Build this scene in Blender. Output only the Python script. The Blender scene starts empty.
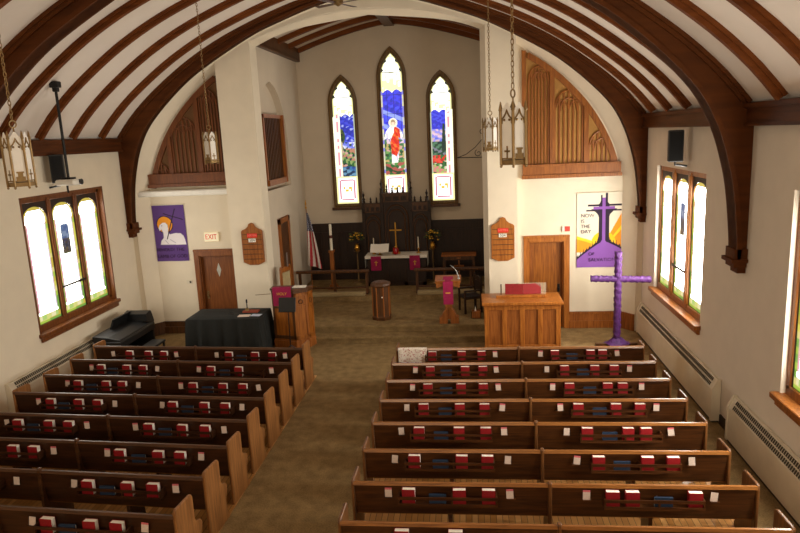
import bpy, bmesh, math, random
from mathutils import Matrix, Vector
random.seed(7)
PI = math.pi
sc = bpy.context.scene
COL = sc.collection

# ------------------------------------------------------------------ helpers
def lin(h, k=1.0):
    h = h.lstrip('#')
    v = [int(h[i:i+2], 16)/255 for i in (0, 2, 4)]
    return tuple(k*(c/12.92 if c <= .04045 else ((c+.055)/1.055)**2.4) for c in v)

class MB:
    def __init__(s): s.v = []; s.f = []; s.m = []
    def quad(s, pts, m=0):
        b = len(s.v); s.v += [tuple(p) for p in pts]; s.f.append(tuple(range(b, b+len(pts)))); s.m.append(m); return s
    def box(s, x0, x1, y0, y1, z0, z1, m=0):
        b = len(s.v)
        s.v += [(x0,y0,z0),(x1,y0,z0),(x1,y1,z0),(x0,y1,z0),(x0,y0,z1),(x1,y0,z1),(x1,y1,z1),(x0,y1,z1)]
        for q in ((0,3,2,1),(4,5,6,7),(0,1,5,4),(1,2,6,5),(2,3,7,6),(3,0,4,7)):
            s.f.append(tuple(b+i for i in q)); s.m.append(m)
        return s
    def prism(s, poly, axis, a, b_, m=0):
        def P(p, t):
            if axis == 'x': return (t, p[0], p[1])
            if axis == 'y': return (p[0], t, p[1])
            return (p[0], p[1], t)
        n = len(poly); b = len(s.v)
        s.v += [P(p, a) for p in poly] + [P(p, b_) for p in poly]
        s.f.append(tuple(range(b, b+n))); s.m.append(m)
        s.f.append(tuple(range(b+2*n-1, b+n-1, -1))); s.m.append(m)
        for i in range(n):
            j = (i+1) % n
            s.f.append((b+i, b+j, b+n+j, b+n+i)); s.m.append(m)
        return s
    def strip(s, rows, m=0, closed=False):      # list of equally long rows of points
        b = len(s.v); n = len(rows[0])
        for r in rows: s.v += [tuple(p) for p in r]
        R = len(rows)
        for i in range(R-1):
            for j in range(n if closed else n-1):
                k = (j+1) % n
                s.f.append((b+i*n+j, b+i*n+k, b+(i+1)*n+k, b+(i+1)*n+j)); s.m.append(m)
        return s
    def tube(s, pts, r, n=8, closed=False, m=0):
        pts = [Vector(p) for p in pts]; N = len(pts); rows = []
        prev = None
        for i, p in enumerate(pts):
            if closed: d = pts[(i+1) % N]-pts[i-1]
            else: d = pts[min(i+1, N-1)]-pts[max(i-1, 0)]
            d.normalize()
            if prev is None:
                a = d.orthogonal().normalized()
            else:
                a = prev - d*prev.dot(d)
                a = a.normalized() if a.length > 1e-6 else d.orthogonal().normalized()
            prev = a; c = d.cross(a)
            rr = r[i] if isinstance(r, (list, tuple)) else r
            rows.append([p+(a*math.cos(2*PI*k/n)+c*math.sin(2*PI*k/n))*rr for k in range(n)])
        if closed: rows.append(rows[0])
        b = len(s.v); s.strip(rows, m, True)
        if not closed:
            s.f.append(tuple(range(b+n-1, b-1, -1))); s.m.append(m)
            e = b+(N-1)*n; s.f.append(tuple(range(e, e+n))); s.m.append(m)
        return s
    def lathe(s, prof, n=16, c=(0,0,0), m=0, rot=0.0):
        rows = [[(c[0]+r*math.cos(2*PI*k/n+rot), c[1]+r*math.sin(2*PI*k/n+rot), c[2]+z) for k in range(n)] for r, z in prof]
        b = len(s.v); s.strip(rows, m, True)
        s.f.append(tuple(range(b+n-1, b-1, -1))); s.m.append(m)
        e = b+(len(prof)-1)*n; s.f.append(tuple(range(e, e+n))); s.m.append(m)
        return s
    def ball(s, c, r, n=8, k=6, m=0, sz=1.0):
        return s.lathe([(max(r*math.sin(PI*i/k), 1e-4), -r*sz*math.cos(PI*i/k)) for i in range(k+1)], n, c, m)
    def build(s, name, mats, parent=None, bevel=0, smooth=False, weld=True):
        me = bpy.data.meshes.new(name)
        me.from_pydata([tuple(v) for v in s.v], [], s.f)
        if not isinstance(mats, (list, tuple)): mats = [mats]
        for m in mats: me.materials.append(m)
        me.polygons.foreach_set('material_index', s.m)
        bm = bmesh.new(); bm.from_mesh(me)
        if weld: bmesh.ops.remove_doubles(bm, verts=bm.verts, dist=1e-5)
        bmesh.ops.recalc_face_normals(bm, faces=bm.faces)
        if bevel:
            es = [e for e in bm.edges if len(e.link_faces) == 2 and e.calc_face_angle(0) > .5]
            bmesh.ops.bevel(bm, geom=es, offset=bevel, segments=1, affect='EDGES', profile=.5, clamp_overlap=True)
        if smooth:
            for f in bm.faces: f.smooth = True
            for e in bm.edges:
                if len(e.link_faces) == 2 and e.calc_face_angle(0) > .7: e.smooth = False
        bm.to_mesh(me); bm.free()
        o = bpy.data.objects.new(name, me); COL.objects.link(o)
        if parent: o.parent = parent
        return o

def tag(o, label=None, cat=None, group=None, kind=None):
    if label: o['label'] = label
    if cat: o['category'] = cat
    if group: o['group'] = group
    if kind: o['kind'] = kind
    return o
def empty(name, loc=(0,0,0), rz=0):
    o = bpy.data.objects.new(name, None); COL.objects.link(o)
    o.location = loc; o.rotation_euler = (0, 0, rz); o.empty_display_size = .1
    return o
def struct(o, label=None):
    o['kind'] = 'structure'
    if label: o['label'] = label
    return o
KIDS = {}
def copy_tree(o, parent=None):
    c = o.copy(); COL.objects.link(c); c.parent = parent
    for ch in list(o.children): copy_tree(ch, c)
    return c
def text(name, body, size, mat, loc, parent=None, rot=(PI/2, 0, 0), depth=.003, sx=1.0, align='CENTER'):
    cu = bpy.data.curves.new(name, 'FONT'); cu.body = body; cu.size = size; cu.extrude = depth
    cu.align_x = align; cu.align_y = 'CENTER'
    t = bpy.data.objects.new(name+'_curve', cu); COL.objects.link(t)
    dg = bpy.context.evaluated_depsgraph_get()
    me = bpy.data.meshes.new_from_object(t.evaluated_get(dg)); me.name = name
    bpy.data.objects.remove(t); bpy.data.curves.remove(cu)
    me.materials.clear(); me.materials.append(mat)
    o = bpy.data.objects.new(name, me); COL.objects.link(o)
    o.location = loc; o.rotation_euler = rot; o.scale = (sx, 1, 1)
    if parent: o.parent = parent
    return o
def painted(name, nx, nz, place, paint, mat, parent=None):
    me = bpy.data.meshes.new(name)
    vs = []; cs = []
    for j in range(nz+1):
        for i in range(nx+1):
            u, v = i/nx, j/nz
            p = place(u, v); vs.append(p); c = paint(u, v); cs += [c[0], c[1], c[2], 1.0]
    fs = [(j*(nx+1)+i, j*(nx+1)+i+1, (j+1)*(nx+1)+i+1, (j+1)*(nx+1)+i) for j in range(nz) for i in range(nx)]
    me.from_pydata(vs, [], fs)
    a = me.color_attributes.new('paint', 'FLOAT_COLOR', 'POINT'); a.data.foreach_set('color', cs)
    me.materials.append(mat)
    o = bpy.data.objects.new(name, me); COL.objects.link(o)
    if parent: o.parent = parent
    return o
def hsh(*a):
    v = math.sin(sum((i+1)*12.9898*x+78.233*i for i, x in enumerate(a)))*43758.5453
    return v-math.floor(v)
def inpoly(x, y, P):
    c = False; n = len(P); j = n-1
    for i in range(n):
        if (P[i][1] > y) != (P[j][1] > y) and x < (P[j][0]-P[i][0])*(y-P[i][1])/(P[j][1]-P[i][1])+P[i][0]: c = not c
        j = i
    return c
def segd(x, y, a, b):
    dx, dy = b[0]-a[0], b[1]-a[1]
    t = max(0, min(1, ((x-a[0])*dx+(y-a[1])*dy)/(dx*dx+dy*dy)))
    return math.hypot(x-a[0]-t*dx, y-a[1]-t*dy)

# ------------------------------------------------------------------ materials
def newmat(name):
    m = bpy.data.materials.new(name); m.use_nodes = True
    nt = m.node_tree; b = nt.nodes['Principled BSDF']
    return m, nt, b
def plain(name, col, rough=.6, metal=0.0, var=.12, scale=12, bump=0.0):
    m, nt, b = newmat(name)
    c = lin(col)
    tc = nt.nodes.new('ShaderNodeTexCoord'); n = nt.nodes.new('ShaderNodeTexNoise')
    n.inputs['Scale'].default_value = scale; n.inputs['Detail'].default_value = 4
    r = nt.nodes.new('ShaderNodeValToRGB')
    r.color_ramp.elements[0].position = .3; r.color_ramp.elements[1].position = .7
    r.color_ramp.elements[0].color = (*[x*(1-var) for x in c], 1)
    r.color_ramp.elements[1].color = (*[min(1, x*(1+var)) for x in c], 1)
    nt.links.new(tc.outputs['Object'], n.inputs['Vector']); nt.links.new(n.outputs['Fac'], r.inputs['Fac'])
    nt.links.new(r.outputs['Color'], b.inputs['Base Color'])
    b.inputs['Roughness'].default_value = rough; b.inputs['Metallic'].default_value = metal
    if bump:
        bp = nt.nodes.new('ShaderNodeBump'); bp.inputs['Strength'].default_value = bump; bp.inputs['Distance'].default_value = .02
        nt.links.new(n.outputs['Fac'], bp.inputs['Height']); nt.links.new(bp.outputs['Normal'], b.inputs['Normal'])
    return m
def wood(name, c1, c2, axis='x', rough=.38, scale=1.0, spec=.4):
    m, nt, b = newmat(name)
    tc = nt.nodes.new('ShaderNodeTexCoord'); mp = nt.nodes.new('ShaderNodeMapping')
    st = {'x': (1.2, 16, 16), 'y': (16, 1.2, 16), 'z': (16, 16, 1.2)}[axis]
    mp.inputs['Scale'].default_value = tuple(v*scale for v in st)
    n = nt.nodes.new('ShaderNodeTexNoise'); n.inputs['Scale'].default_value = 1.6; n.inputs['Detail'].default_value = 6
    n.inputs['Distortion'].default_value = .6
    r = nt.nodes.new('ShaderNodeValToRGB')
    r.color_ramp.elements[0].position = .32; r.color_ramp.elements[1].position = .68
    r.color_ramp.elements[0].color = (*lin(c1), 1); r.color_ramp.elements[1].color = (*lin(c2), 1)
    nt.links.new(tc.outputs['Object'], mp.inputs['Vector']); nt.links.new(mp.outputs['Vector'], n.inputs['Vector'])
    nt.links.new(n.outputs['Fac'], r.inputs['Fac']); nt.links.new(r.outputs['Color'], b.inputs['Base Color'])
    b.inputs['Roughness'].default_value = rough
    b.inputs['Specular IOR Level'].default_value = spec
    return m
def emitpaint(name, strength):
    m, nt, b = newmat(name)
    a = nt.nodes.new('ShaderNodeAttribute'); a.attribute_name = 'paint'
    nt.links.new(a.outputs['Color'], b.inputs['Emission Color'])
    b.inputs['Emission Strength'].default_value = strength
    b.inputs['Base Color'].default_value = (.02, .02, .02, 1); b.inputs['Roughness'].default_value = .35
    return m
def paintcloth(name, rough=.8):
    m, nt, b = newmat(name)
    a = nt.nodes.new('ShaderNodeAttribute'); a.attribute_name = 'paint'
    nt.links.new(a.outputs['Color'], b.inputs['Base Color']); b.inputs['Roughness'].default_value = rough
    return m

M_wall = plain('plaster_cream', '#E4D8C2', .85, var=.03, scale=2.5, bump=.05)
M_wallr = plain('plaster_cream_shaded', '#DBD0C0', .85, var=.03, scale=2.5, bump=.05)  # duller copy of the wall plaster; right wall's shadow put in the colour
M_ceil = plain('plaster_ceiling', '#E3D8CD', .9, var=.02, scale=3)
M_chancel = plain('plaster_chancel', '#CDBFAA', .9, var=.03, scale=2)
M_truss = wood('truss_wood', '#4A260E', '#5C3112', 'x', .6, .25, .12)
M_rib = wood('rib_wood', '#5A2E10', '#743F18', 'x', .6, .3, .15)
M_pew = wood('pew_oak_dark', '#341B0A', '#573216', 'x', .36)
M_pewl = wood('pew_oak_shaded_left', '#2C170A', '#472814', 'x', .38)  # darker copy of the pew oak; left block's shade is in the colour
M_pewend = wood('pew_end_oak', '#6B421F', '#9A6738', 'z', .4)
M_pewendr = wood('pew_end_oak_shaded_right', '#4A2C14', '#7C5029', 'z', .4)  # darkened copy of the end oak, shade of the right block painted in
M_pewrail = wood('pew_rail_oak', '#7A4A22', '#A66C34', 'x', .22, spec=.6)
M_raill = wood('pew_rail_oak_shaded_left', '#3E2411', '#5C381C', 'x', .4)  # darker rail oak; the left block's dimmer light is put in the colour
M_seat = wood('pew_seat_oak', '#6A411D', '#8E5C2C', 'x', .3)
M_gold = wood('golden_oak', '#8E4F19', '#B97330', 'z', .35)
M_golddk = wood('golden_oak_panel', '#7A4214', '#A4622A', 'z', .4)
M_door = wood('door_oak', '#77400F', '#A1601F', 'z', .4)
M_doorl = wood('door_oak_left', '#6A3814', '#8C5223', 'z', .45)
M_dark = wood('dark_walnut', '#1E1007', '#321D0E', 'z', .5)
M_mid = wood('mid_walnut', '#3E2410', '#5F3A1B', 'z', .42)
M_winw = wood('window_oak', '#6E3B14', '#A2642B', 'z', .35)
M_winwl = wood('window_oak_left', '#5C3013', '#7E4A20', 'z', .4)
M_winc = wood('chancel_window_oak', '#4E381B', '#7A5B2E', 'z', .45)
M_spand = plain('spandrel_dark', '#2A1A0E', .6)
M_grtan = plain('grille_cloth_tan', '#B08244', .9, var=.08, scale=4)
M_grtanl = plain('grille_cloth_shaded', '#6E4C2C', .9, var=.08, scale=4)  # same cloth toned down; dimmer light of the left alcove painted in
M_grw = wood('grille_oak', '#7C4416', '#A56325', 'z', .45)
M_grwl = wood('grille_oak_shaded_left', '#5E3113', '#7C451C', 'z', .5)  # same grille oak toned down for the shaded left alcove
M_brass = plain('aged_brass', '#8C7148', .45, .6, .15, 20)
M_gild = plain('bright_brass', '#C9973F', .3, .9, .1, 20)
M_frost = plain('frosted_glass_white', '#EDE9E2', .35, 0, .03, 8)
M_black = plain('black_plastic', '#121213', .45, 0, .1)
M_blackm = plain('black_metal', '#161616', .4, .3, .1)
M_blackc = plain('black_cloth', '#10120f', .9, 0, .25, 9, .2)
M_white = plain('white_plastic', '#E8E4DA', .45, 0, .03)
M_cream = plain('cream_enamel', '#DCD2BC', .45, 0, .04, 4)
M_slot = plain('dark_slots', '#4A4335', .8)
M_red = plain('red_book_cloth', '#8E0C15', .55, 0, .12, 18)
M_page = plain('paper_white', '#F3EFE4', .8, 0, .03, 30)
M_blue = plain('blue_book_cloth', '#22354F', .6, 0, .15, 15)
M_card = plain('card_white', '#D9C5B8', .8, 0, .08, 40)
M_pink = plain('card_pink', '#D26A72', .8, 0, .2, 40)
M_maroon = plain('magenta_cloth', '#99104A', .85, 0, .12, 14)
M_yellow = plain('gold_thread', '#E0A83C', .6)
M_purple = plain('purple_cloth', '#4E2066', .6, 0, .35, 22, .6)
M_linen = plain('white_linen', '#E4DED0', .85, 0, .04, 10)
M_tan = plain('tan_cushion', '#A39069', .9, 0, .1, 10)
M_leaf = plain('dark_leaf', '#34421C', .7)
M_petal = plain('yellow_petal', '#D9A62A', .7, 0, .3, 30)
M_fired = plain('alarm_red', '#C33A2B', .5)
M_redletter = plain('sign_red', '#E02A1C', .5)
M_ink = plain('ink_purple', '#2E1038', .8)
M_inkgold = plain('banner_ink', '#3A2440', .8)
M_candle = plain('wax', '#EDE6D2', .6)
M_redglass = plain('red_glass', '#A5121B', .2)
M_steel = plain('steel', '#B9BAB8', .3, .8)

def carpet():
    m, nt, b = newmat('carpet_olive')
    tc = nt.nodes.new('ShaderNodeTexCoord')
    n = nt.nodes.new('ShaderNodeTexNoise'); n.inputs['Scale'].default_value = 45; n.inputs['Detail'].default_value = 3
    w = nt.nodes.new('ShaderNodeTexNoise'); w.inputs['Scale'].default_value = 5; w.inputs['Detail'].default_value = 2
    mx = nt.nodes.new('ShaderNodeMath'); mx.operation = 'MULTIPLY_ADD'; mx.inputs[1].default_value = 1.3
    r = nt.nodes.new('ShaderNodeValToRGB')
    r.color_ramp.elements[0].position = .3; r.color_ramp.elements[1].position = .85
    r.color_ramp.elements[0].color = (*lin('#5F4C31'), 1); r.color_ramp.elements[1].color = (*lin('#A2875C'), 1)
    nt.links.new(tc.outputs['Object'], n.inputs['Vector']); nt.links.new(tc.outputs['Object'], w.inputs['Vector'])
    nt.links.new(n.outputs['Fac'], mx.inputs[0]); nt.links.new(w.outputs['Fac'], mx.inputs[2])
    mx2 = nt.nodes.new('ShaderNodeMath'); mx2.operation = 'MULTIPLY'; mx2.inputs[1].default_value = .5
    nt.links.new(mx.outputs[0], mx2.inputs[0])
    nt.links.new(mx2.outputs[0], r.inputs['Fac']); nt.links.new(r.outputs['Color'], b.inputs['Base Color'])
    b.inputs['Roughness'].default_value = .95
    b.inputs['Specular IOR Level'].default_value = .1
    bp = nt.nodes.new('ShaderNodeBump'); bp.inputs['Strength'].default_value = .3; bp.inputs['Distance'].default_value = .01
    nt.links.new(n.outputs['Fac'], bp.inputs['Height']); nt.links.new(bp.outputs['Normal'], b.inputs['Normal'])
    return m
M_carpet = carpet()
def planks():
    m, nt, b = newmat('floor_planks')
    tc = nt.nodes.new('ShaderNodeTexCoord')
    mp = nt.nodes.new('ShaderNodeMapping'); mp.inputs['Rotation'].default_value = (0, 0, PI/2)
    br = nt.nodes.new('ShaderNodeTexBrick')
    br.inputs['Scale'].default_value = 1; br.inputs['Brick Width'].default_value = 1.6; br.inputs['Row Height'].default_value = .085
    br.inputs['Mortar Size'].default_value = .004
    br.inputs['Color1'].default_value = (*lin('#A06C34'), 1); br.inputs['Color2'].default_value = (*lin('#C8945A'), 1)
    br.inputs['Mortar'].default_value = (*lin('#3A2310'), 1)
    nt.links.new(tc.outputs['Object'], mp.inputs['Vector']); nt.links.new(mp.outputs['Vector'], br.inputs['Vector'])
    nt.links.new(br.outputs['Color'], b.inputs['Base Color']); b.inputs['Roughness'].default_value = .3
    return m
M_planks = planks()
M_paint = paintcloth('printed_cloth')

# ------------------------------------------------------------------ dimensions
XL, XR, XC = -9.3, 4.35, -2.475
HW = 6.825
YF, YA, YB = 17.15, 17.5, 22.0
YREAR = -4.0
ZP0, ZP1 = 5.22, 5.56
CP = [(0, 8.97), (1.6, 8.70), (3.3, 8.10), (4.5, 7.50), (5.6, 6.74), (6.3, 6.12), (6.825, 5.50)]
def zc(dx):
    dx = min(abs(dx), 6.825)
    for i in range(len(CP)-1):
        if dx <= CP[i+1][0]:
            p0 = CP[i-1] if i else (-1.6, 8.70); p1 = CP[i]; p2 = CP[i+1]
            p3 = CP[i+2] if i+2 < len(CP) else (7.3, 4.85)
            h = p2[0]-p1[0]; t = (dx-p1[0])/h
            m1 = (p2[1]-p0[1])/(p2[0]-p0[0]); m2 = (p3[1]-p1[1])/(p3[0]-p1[0])
            return (2*t**3-3*t*t+1)*p1[1]+(t**3-2*t*t+t)*h*m1+(-2*t**3+3*t*t)*p2[1]+(t**3-t*t)*h*m2
    return CP[-1][1]
def ceil_pts(off=0.0, n=72, dmax=6.825):
    P = []
    for i in range(n+1):
        dx = -dmax+2*dmax*i/n
        if off:
            e = .01; s = (zc(dx+e)-zc(dx-e))/(2*e)
            L = math.hypot(1, s); P.append((XC+dx+s*off/L, zc(dx)-off/L))
        else: P.append((XC+dx, zc(dx)))
    return P
def ell(a, b, z0, zfoot, n=64):
    t0 = math.asin(max(-1, min(1, (zfoot-z0)/b)))
    return [(XC-a*math.cos(t0+(PI-2*t0)*i/n), z0+b*math.sin(t0+(PI-2*t0)*i/n)) for i in range(n+1)]

IN = [(6.68, 2.9), (6.67, 3.1), (6.65, 3.5), (6.57, 4.2), (6.47, 4.67), (6.29, 5.22), (5.97, 5.8), (5.42, 6.38), (4.75, 6.94), (4.08, 7.36), (2.97, 7.95), (2.14, 8.27), (1.1, 8.6), (0.0, 8.78)]
def inner_curve():
    out = []
    for i in range(len(IN)-1):
        p0 = IN[max(i-1, 0)]; p1 = IN[i]; p2 = IN[i+1]; p3 = IN[i+2] if i+2 < len(IN) else (-1.1, 8.6)
        for k in range(4):
            t = k/4
            out.append(tuple(.5*((2*p1[c])+(-p0[c]+p2[c])*t+(2*p0[c]-5*p1[c]+4*p2[c]-p3[c])*t*t+(-p0[c]+3*p1[c]-3*p2[c]+p3[c])*t**3) for c in (0, 1)))
    R_ = [(XC+dx, z) for dx, z in out]; L_ = [(XC-dx, z) for dx, z in out]
    return R_+[(XC, IN[-1][1])]+L_[::-1]
# ------------------------------------------------------------------ shell
m = MB()
m.box(XL-.4, XR+.4, YREAR-.2, 23, -.3, 0)
struct(m.build('floor', M_carpet), 'olive brown carpeted floor of the church')
m = MB().box(XL+.25, -3.60, 6.0, 14.0, 0, .012)
struct(m.build('floor_planks_left', M_planks), 'golden wooden floor boards under the pews left of the aisle')
m = MB().box(-1.68, 3.5, 5.9, 14.0, 0, .012)
struct(m.build('floor_planks_right', M_planks), 'golden wooden floor boards under the pews right of the aisle')

TW = .45
def side_wall(name, x0, x1, wins, mat):
    m = MB(); y = YREAR
    for (a, b) in wins:
        m.box(x0, x1, y, a, 0, 6.2); m.box(x0, x1, a, b, 0, 1.42); m.box(x0, x1, a, b, 4.36, 6.2); y = b
    m.box(x0, x1, y, YA+.2, 0, 6.2)
    return struct(m.build(name, mat))
WY0, WY1 = 12.78, 15.88
W2Y0, W2Y1 = 6.35, 9.4
side_wall('wall_left', XL-TW, XL, [(WY0, WY1)], M_wall)
side_wall('wall_right', XR, XR+TW, [(W2Y0, W2Y1), (WY0, 16.02)], M_wallr)
struct(MB().box(XL-.4, XR+.4, YREAR-.25, YREAR, 0, 9.6).build('wall_rear', M_wall))

# vaulted ceiling
P = ceil_pts(0, 72, 6.95)
m = MB().strip([[(x, YREAR-.1, z) for x, z in P], [(x, YF+.5, z) for x, z in P]])
Q = [(x, z+.25) for x, z in P]
m.strip([[(x, YREAR-.1, z) for x, z in Q], [(x, YF+.5, z) for x, z in Q]])
struct(m.build('ceiling', M_ceil, smooth=True, weld=False), 'white plaster vaulted ceiling between wooden ribs')

# wall plates
for nm, xa, xb, s in (('trim_1', XL, XL+.12, 1), ('trim_2', XR-.12, XR, -1)):
    m = MB().box(xa, xb, YREAR, 17.0, ZP0, ZP1)
    e = XL+.17 if s > 0 else XR-.17
    m.box(min(xa, e) if s > 0 else e, e if s > 0 else xb, YREAR, 17.0, ZP1-.08, ZP1)
    m.box(min(xa, e) if s > 0 else e+.02, e-.02 if s > 0 else xb, YREAR, 17.0, ZP0, ZP0+.05)
    struct(m.build(nm, wood('plate_wood', '#3C1D09', '#5C3012', 'y', .45, .5, .3)), 'dark wooden wall plate beam at the ceiling spring')

# trusses
def truss(name, y0, y1, label):
    m = MB()
    A = [p for p in inner_curve() if p[1] > 3.05]
    C = ceil_pts(0, 72, 6.825)
    # extend the outer outline down the walls to the foot
    outer = []
    N = len(A)-1
    for i in range(N+1):
        t = i/N
        ax, az = A[i]
        # radial match on ceiling / wall
        ang = math.atan2(az-2.62, ax-XC) if az > 3.2 else (0.06 if ax > XC else PI-.06)
        d = (math.cos(ang), math.sin(ang))
        r = 6.0
        best = None
        for k in range(200):
            rr = 5.5+k*.02
            x, z = XC+d[0]*rr, 2.62+d[1]*rr
            dx = abs(x-XC)
            if dx >= HW or z >= zc(dx): best = (x, z); break
        outer.append((max(XL+.0, min(XR-.0, best[0])), best[1]))
    def ring(a, b, ya, yb):
        rows = []
        for i in range(len(a)):
            rows.append([(a[i][0], ya, a[i][1]), (b[i][0], ya, b[i][1]), (b[i][0], yb, b[i][1]), (a[i][0], yb, a[i][1])])
        m.strip(rows, 0, True)
        m.quad(rows[0]); m.quad(rows[-1])
    def mix(t0):
        return [(A[i][0]+(outer[i][0]-A[i][0])*t0[i], A[i][1]+(outer[i][1]-A[i][1])*t0[i]) for i in range(N+1)]
    L = [math.hypot(outer[i][0]-A[i][0], outer[i][1]-A[i][1]) for i in range(N+1)]
    ring(A, outer, y0, y1)
    ring(A, mix([min(.45, .07/max(l, .1)) for l in L]), y0-.05, y1+.05)
    # outer moulding follows the ceiling
    C2 = ceil_pts(.12, 72, 6.7); C1 = ceil_pts(-.02, 72, 6.7)
    ring(C2, C1, y0-.05, y1+.05)
    C2 = ceil_pts(.06, 72, 6.75)
    ring(C2, ceil_pts(-.02, 72, 6.75), y0-.09, y1+.09)
    for s in (-1, 1):      # moulded corbel foot on the wall
        xw = XL if s < 0 else XR
        f = lambda d: xw-s*d if True else 0
        def bx(d, ya, yb, za, zb):
            x0, x1 = sorted((xw, xw-s*d)); m.box(x0, x1, ya, yb, za, zb)
        bx(.20, y0-.05, y1+.05, 3.14, 3.3)
        bx(.25, y0-.08, y1+.08, 3.08, 3.14)
        bx(.2, y0-.03, y1+.03, 3.0, 3.08)
        bx(.13, y0, y1, 2.9, 3.0)
    return struct(m.build(name, M_truss, smooth=False), label)
truss('trim_3', 16.92, 17.14, 'curved wooden truss framing the front wall arch')
truss('trim_4', 10.82, 11.1, 'curved wooden ceiling truss second from the front wall')
k = 5
for y in (15.95, 14.72, 13.5, 12.28, 9.62, 8.36, 7.1, 5.8, 4.5):
    m = MB()
    for off, w in ((.13, .05), (.06, .085)):
        a = ceil_pts(off, 72, 6.72); b = ceil_pts(-.02, 72, 6.72)
        rows = [[(a[i][0], y-w, a[i][1]), (b[i][0], y-w, b[i][1]), (b[i][0], y+w, b[i][1]), (a[i][0], y+w, a[i][1])] for i in range(73)]
        m.strip(rows, 0, True)
    struct(m.build('trim_%d' % k, M_rib), 'brown wooden ceiling rib'); k += 1

# front wall: alcove arch soffit (white band), alcove walls, piers, header
A = ell(6.66, 6.02, 2.62, 2.62, 64)
Bp = [(6.36, 2.62), (6.36, 3.6), (6.33, 4.12), (6.05, 5.0), (5.52, 5.9), (4.78, 6.68), (4.03, 7.22), (3.2, 7.66), (2.0, 8.1), (0, 8.35)]
def bz(dx):
    dx = abs(dx)
    for i in range(len(Bp)-1):
        if Bp[i+1][0] <= dx <= Bp[i][0] and Bp[i][0] > Bp[i+1][0]:
            t = (Bp[i][0]-dx)/(Bp[i][0]-Bp[i+1][0]); return Bp[i][1]+(Bp[i+1][1]-Bp[i][1])*t
    return 8.35
def catm(P, n):
    out = []
    for i in range(len(P)-1):
        p0 = P[max(i-1, 0)]; p1 = P[i]; p2 = P[i+1]; p3 = P[min(i+2, len(P)-1)]
        for k in range(n):
            t = k/n
            out.append(tuple(.5*((2*p1[c])+(-p0[c]+p2[c])*t+(2*p0[c]-5*p1[c]+4*p2[c]-p3[c])*t*t+(-p0[c]+3*p1[c]-3*p2[c]+p3[c])*t**3) for c in (0, 1)))
    out.append(P[-1]); return out
Bc = catm(Bp, 8)
def polar_in(ang):
    best = None; P_ = [(x-XC, z-2.62) for x, z in inner_curve() if x >= XC-.01]
    for (x0, z0), (x1, z1) in zip(P_[:-1], P_[1:]):
        a0, a1 = math.atan2(z0, x0), math.atan2(z1, x1)
        if min(a0, a1)-1e-6 <= ang <= max(a0, a1)+1e-6:
            t = (ang-a0)/(a1-a0) if a1 != a0 else 0
            return math.hypot(x0+(x1-x0)*t, z0+(z1-z0)*t)
    return 6.68 if ang < .2 else 6.16
for s, nm in ((-1, 'wall_arch_left'), (1, 'wall_arch_right')):
    a = []; b = []
    n = len(Bc)
    for i, (dx, z) in enumerate(Bc):
        # matching point on the nave-side ellipse
        t = i/(n-1)
        ang = math.atan2(z-2.62, dx)
        a.append((XC+s*polar_in(ang)*math.cos(ang), YF-.03, 2.62+polar_in(ang)*math.sin(ang))); b.append((XC+s*dx, YA+.02, z))
    a = [(XC+s*6.66, YF-.03, 0)]+a; b = [(XC+s*6.36, YA+.02, 0)]+b
    m = MB().strip([a, b])
    xw = XL if s < 0 else XR
    # jamb side toward the nave wall
    m.box(min(xw, XC+s*6.66), max(xw, XC+s*6.66), YF, YA+.1, 0, 3.2)
    struct(m.build(nm, M_wall, smooth=True, weld=False), 'white plaster arch band around the alcove')
def alcove_wall(name, x0, x1, dx0, dx1, dz, mat):
    m = MB()
    m.box(x0, dx0, YA, YA+.25, 0, 9); m.box(dx1, x1, YA, YA+.25, 0, 9); m.box(dx0, dx1, YA, YA+.25, dz, 9)
    return struct(m.build(name, mat))
alcove_wall('wall_alcove_left', XL-.2, -6.2, -7.62, -6.62, 2.24, M_wall)
alcove_wall('wall_alcove_right', .9, XR+.2, 1.5, 2.42, 2.38, M_wall)
struct(MB().box(-6.5, -5.54, YF, YA+.2, 0, 8.6).build('wall_pier_left', M_wall), 'white plaster pier between left alcove and chancel')
struct(MB().prism([(.45, YF), (1.2, YF), (1.2, YA+.2), (.33, YA+.2)], 'z', 0, 8.6).build('wall_pier_right', M_wall), 'white plaster pier between chancel and right alcove')
# header above the chancel opening
def oz(dx): return 7.84+.62*(1-(dx/3.02)**2)
pts = [(XC-3.1+6.2*i/40) for i in range(41)]
low = [(x, oz(max(-3.02, min(3.02, x-XC)))) for x in pts]
m = MB()
for yy in (YF+.005, YA+.15):
    m.strip([[(x, yy, z) for x, z in low], [(x, yy, 9.1) for x, z in low]])
m.strip([[(x, YF+.005, z) for x, z in low], [(x, YA+.15, z) for x, z in low]])
struct(m.build('wall_header', M_wall, smooth=True), 'white plaster arch over the chancel opening')

# chancel shell
CXL, CXR = -5.58, .66
CC = (CXL+CXR)/2; CH = (CXR-CXL)/2
def zch(dx): return 8.16+.78*(1-min(1, abs(dx)/CH)**1.45)
pts = [CC-CH-.1+(2*CH+.2)*i/48 for i in range(49)]
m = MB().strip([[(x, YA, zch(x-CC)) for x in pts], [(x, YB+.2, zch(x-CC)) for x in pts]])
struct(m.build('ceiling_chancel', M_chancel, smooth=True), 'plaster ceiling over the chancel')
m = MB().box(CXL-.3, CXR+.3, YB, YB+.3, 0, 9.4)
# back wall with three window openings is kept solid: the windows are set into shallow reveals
struct(m.build('wall_chancel_back', M_chancel))
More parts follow.
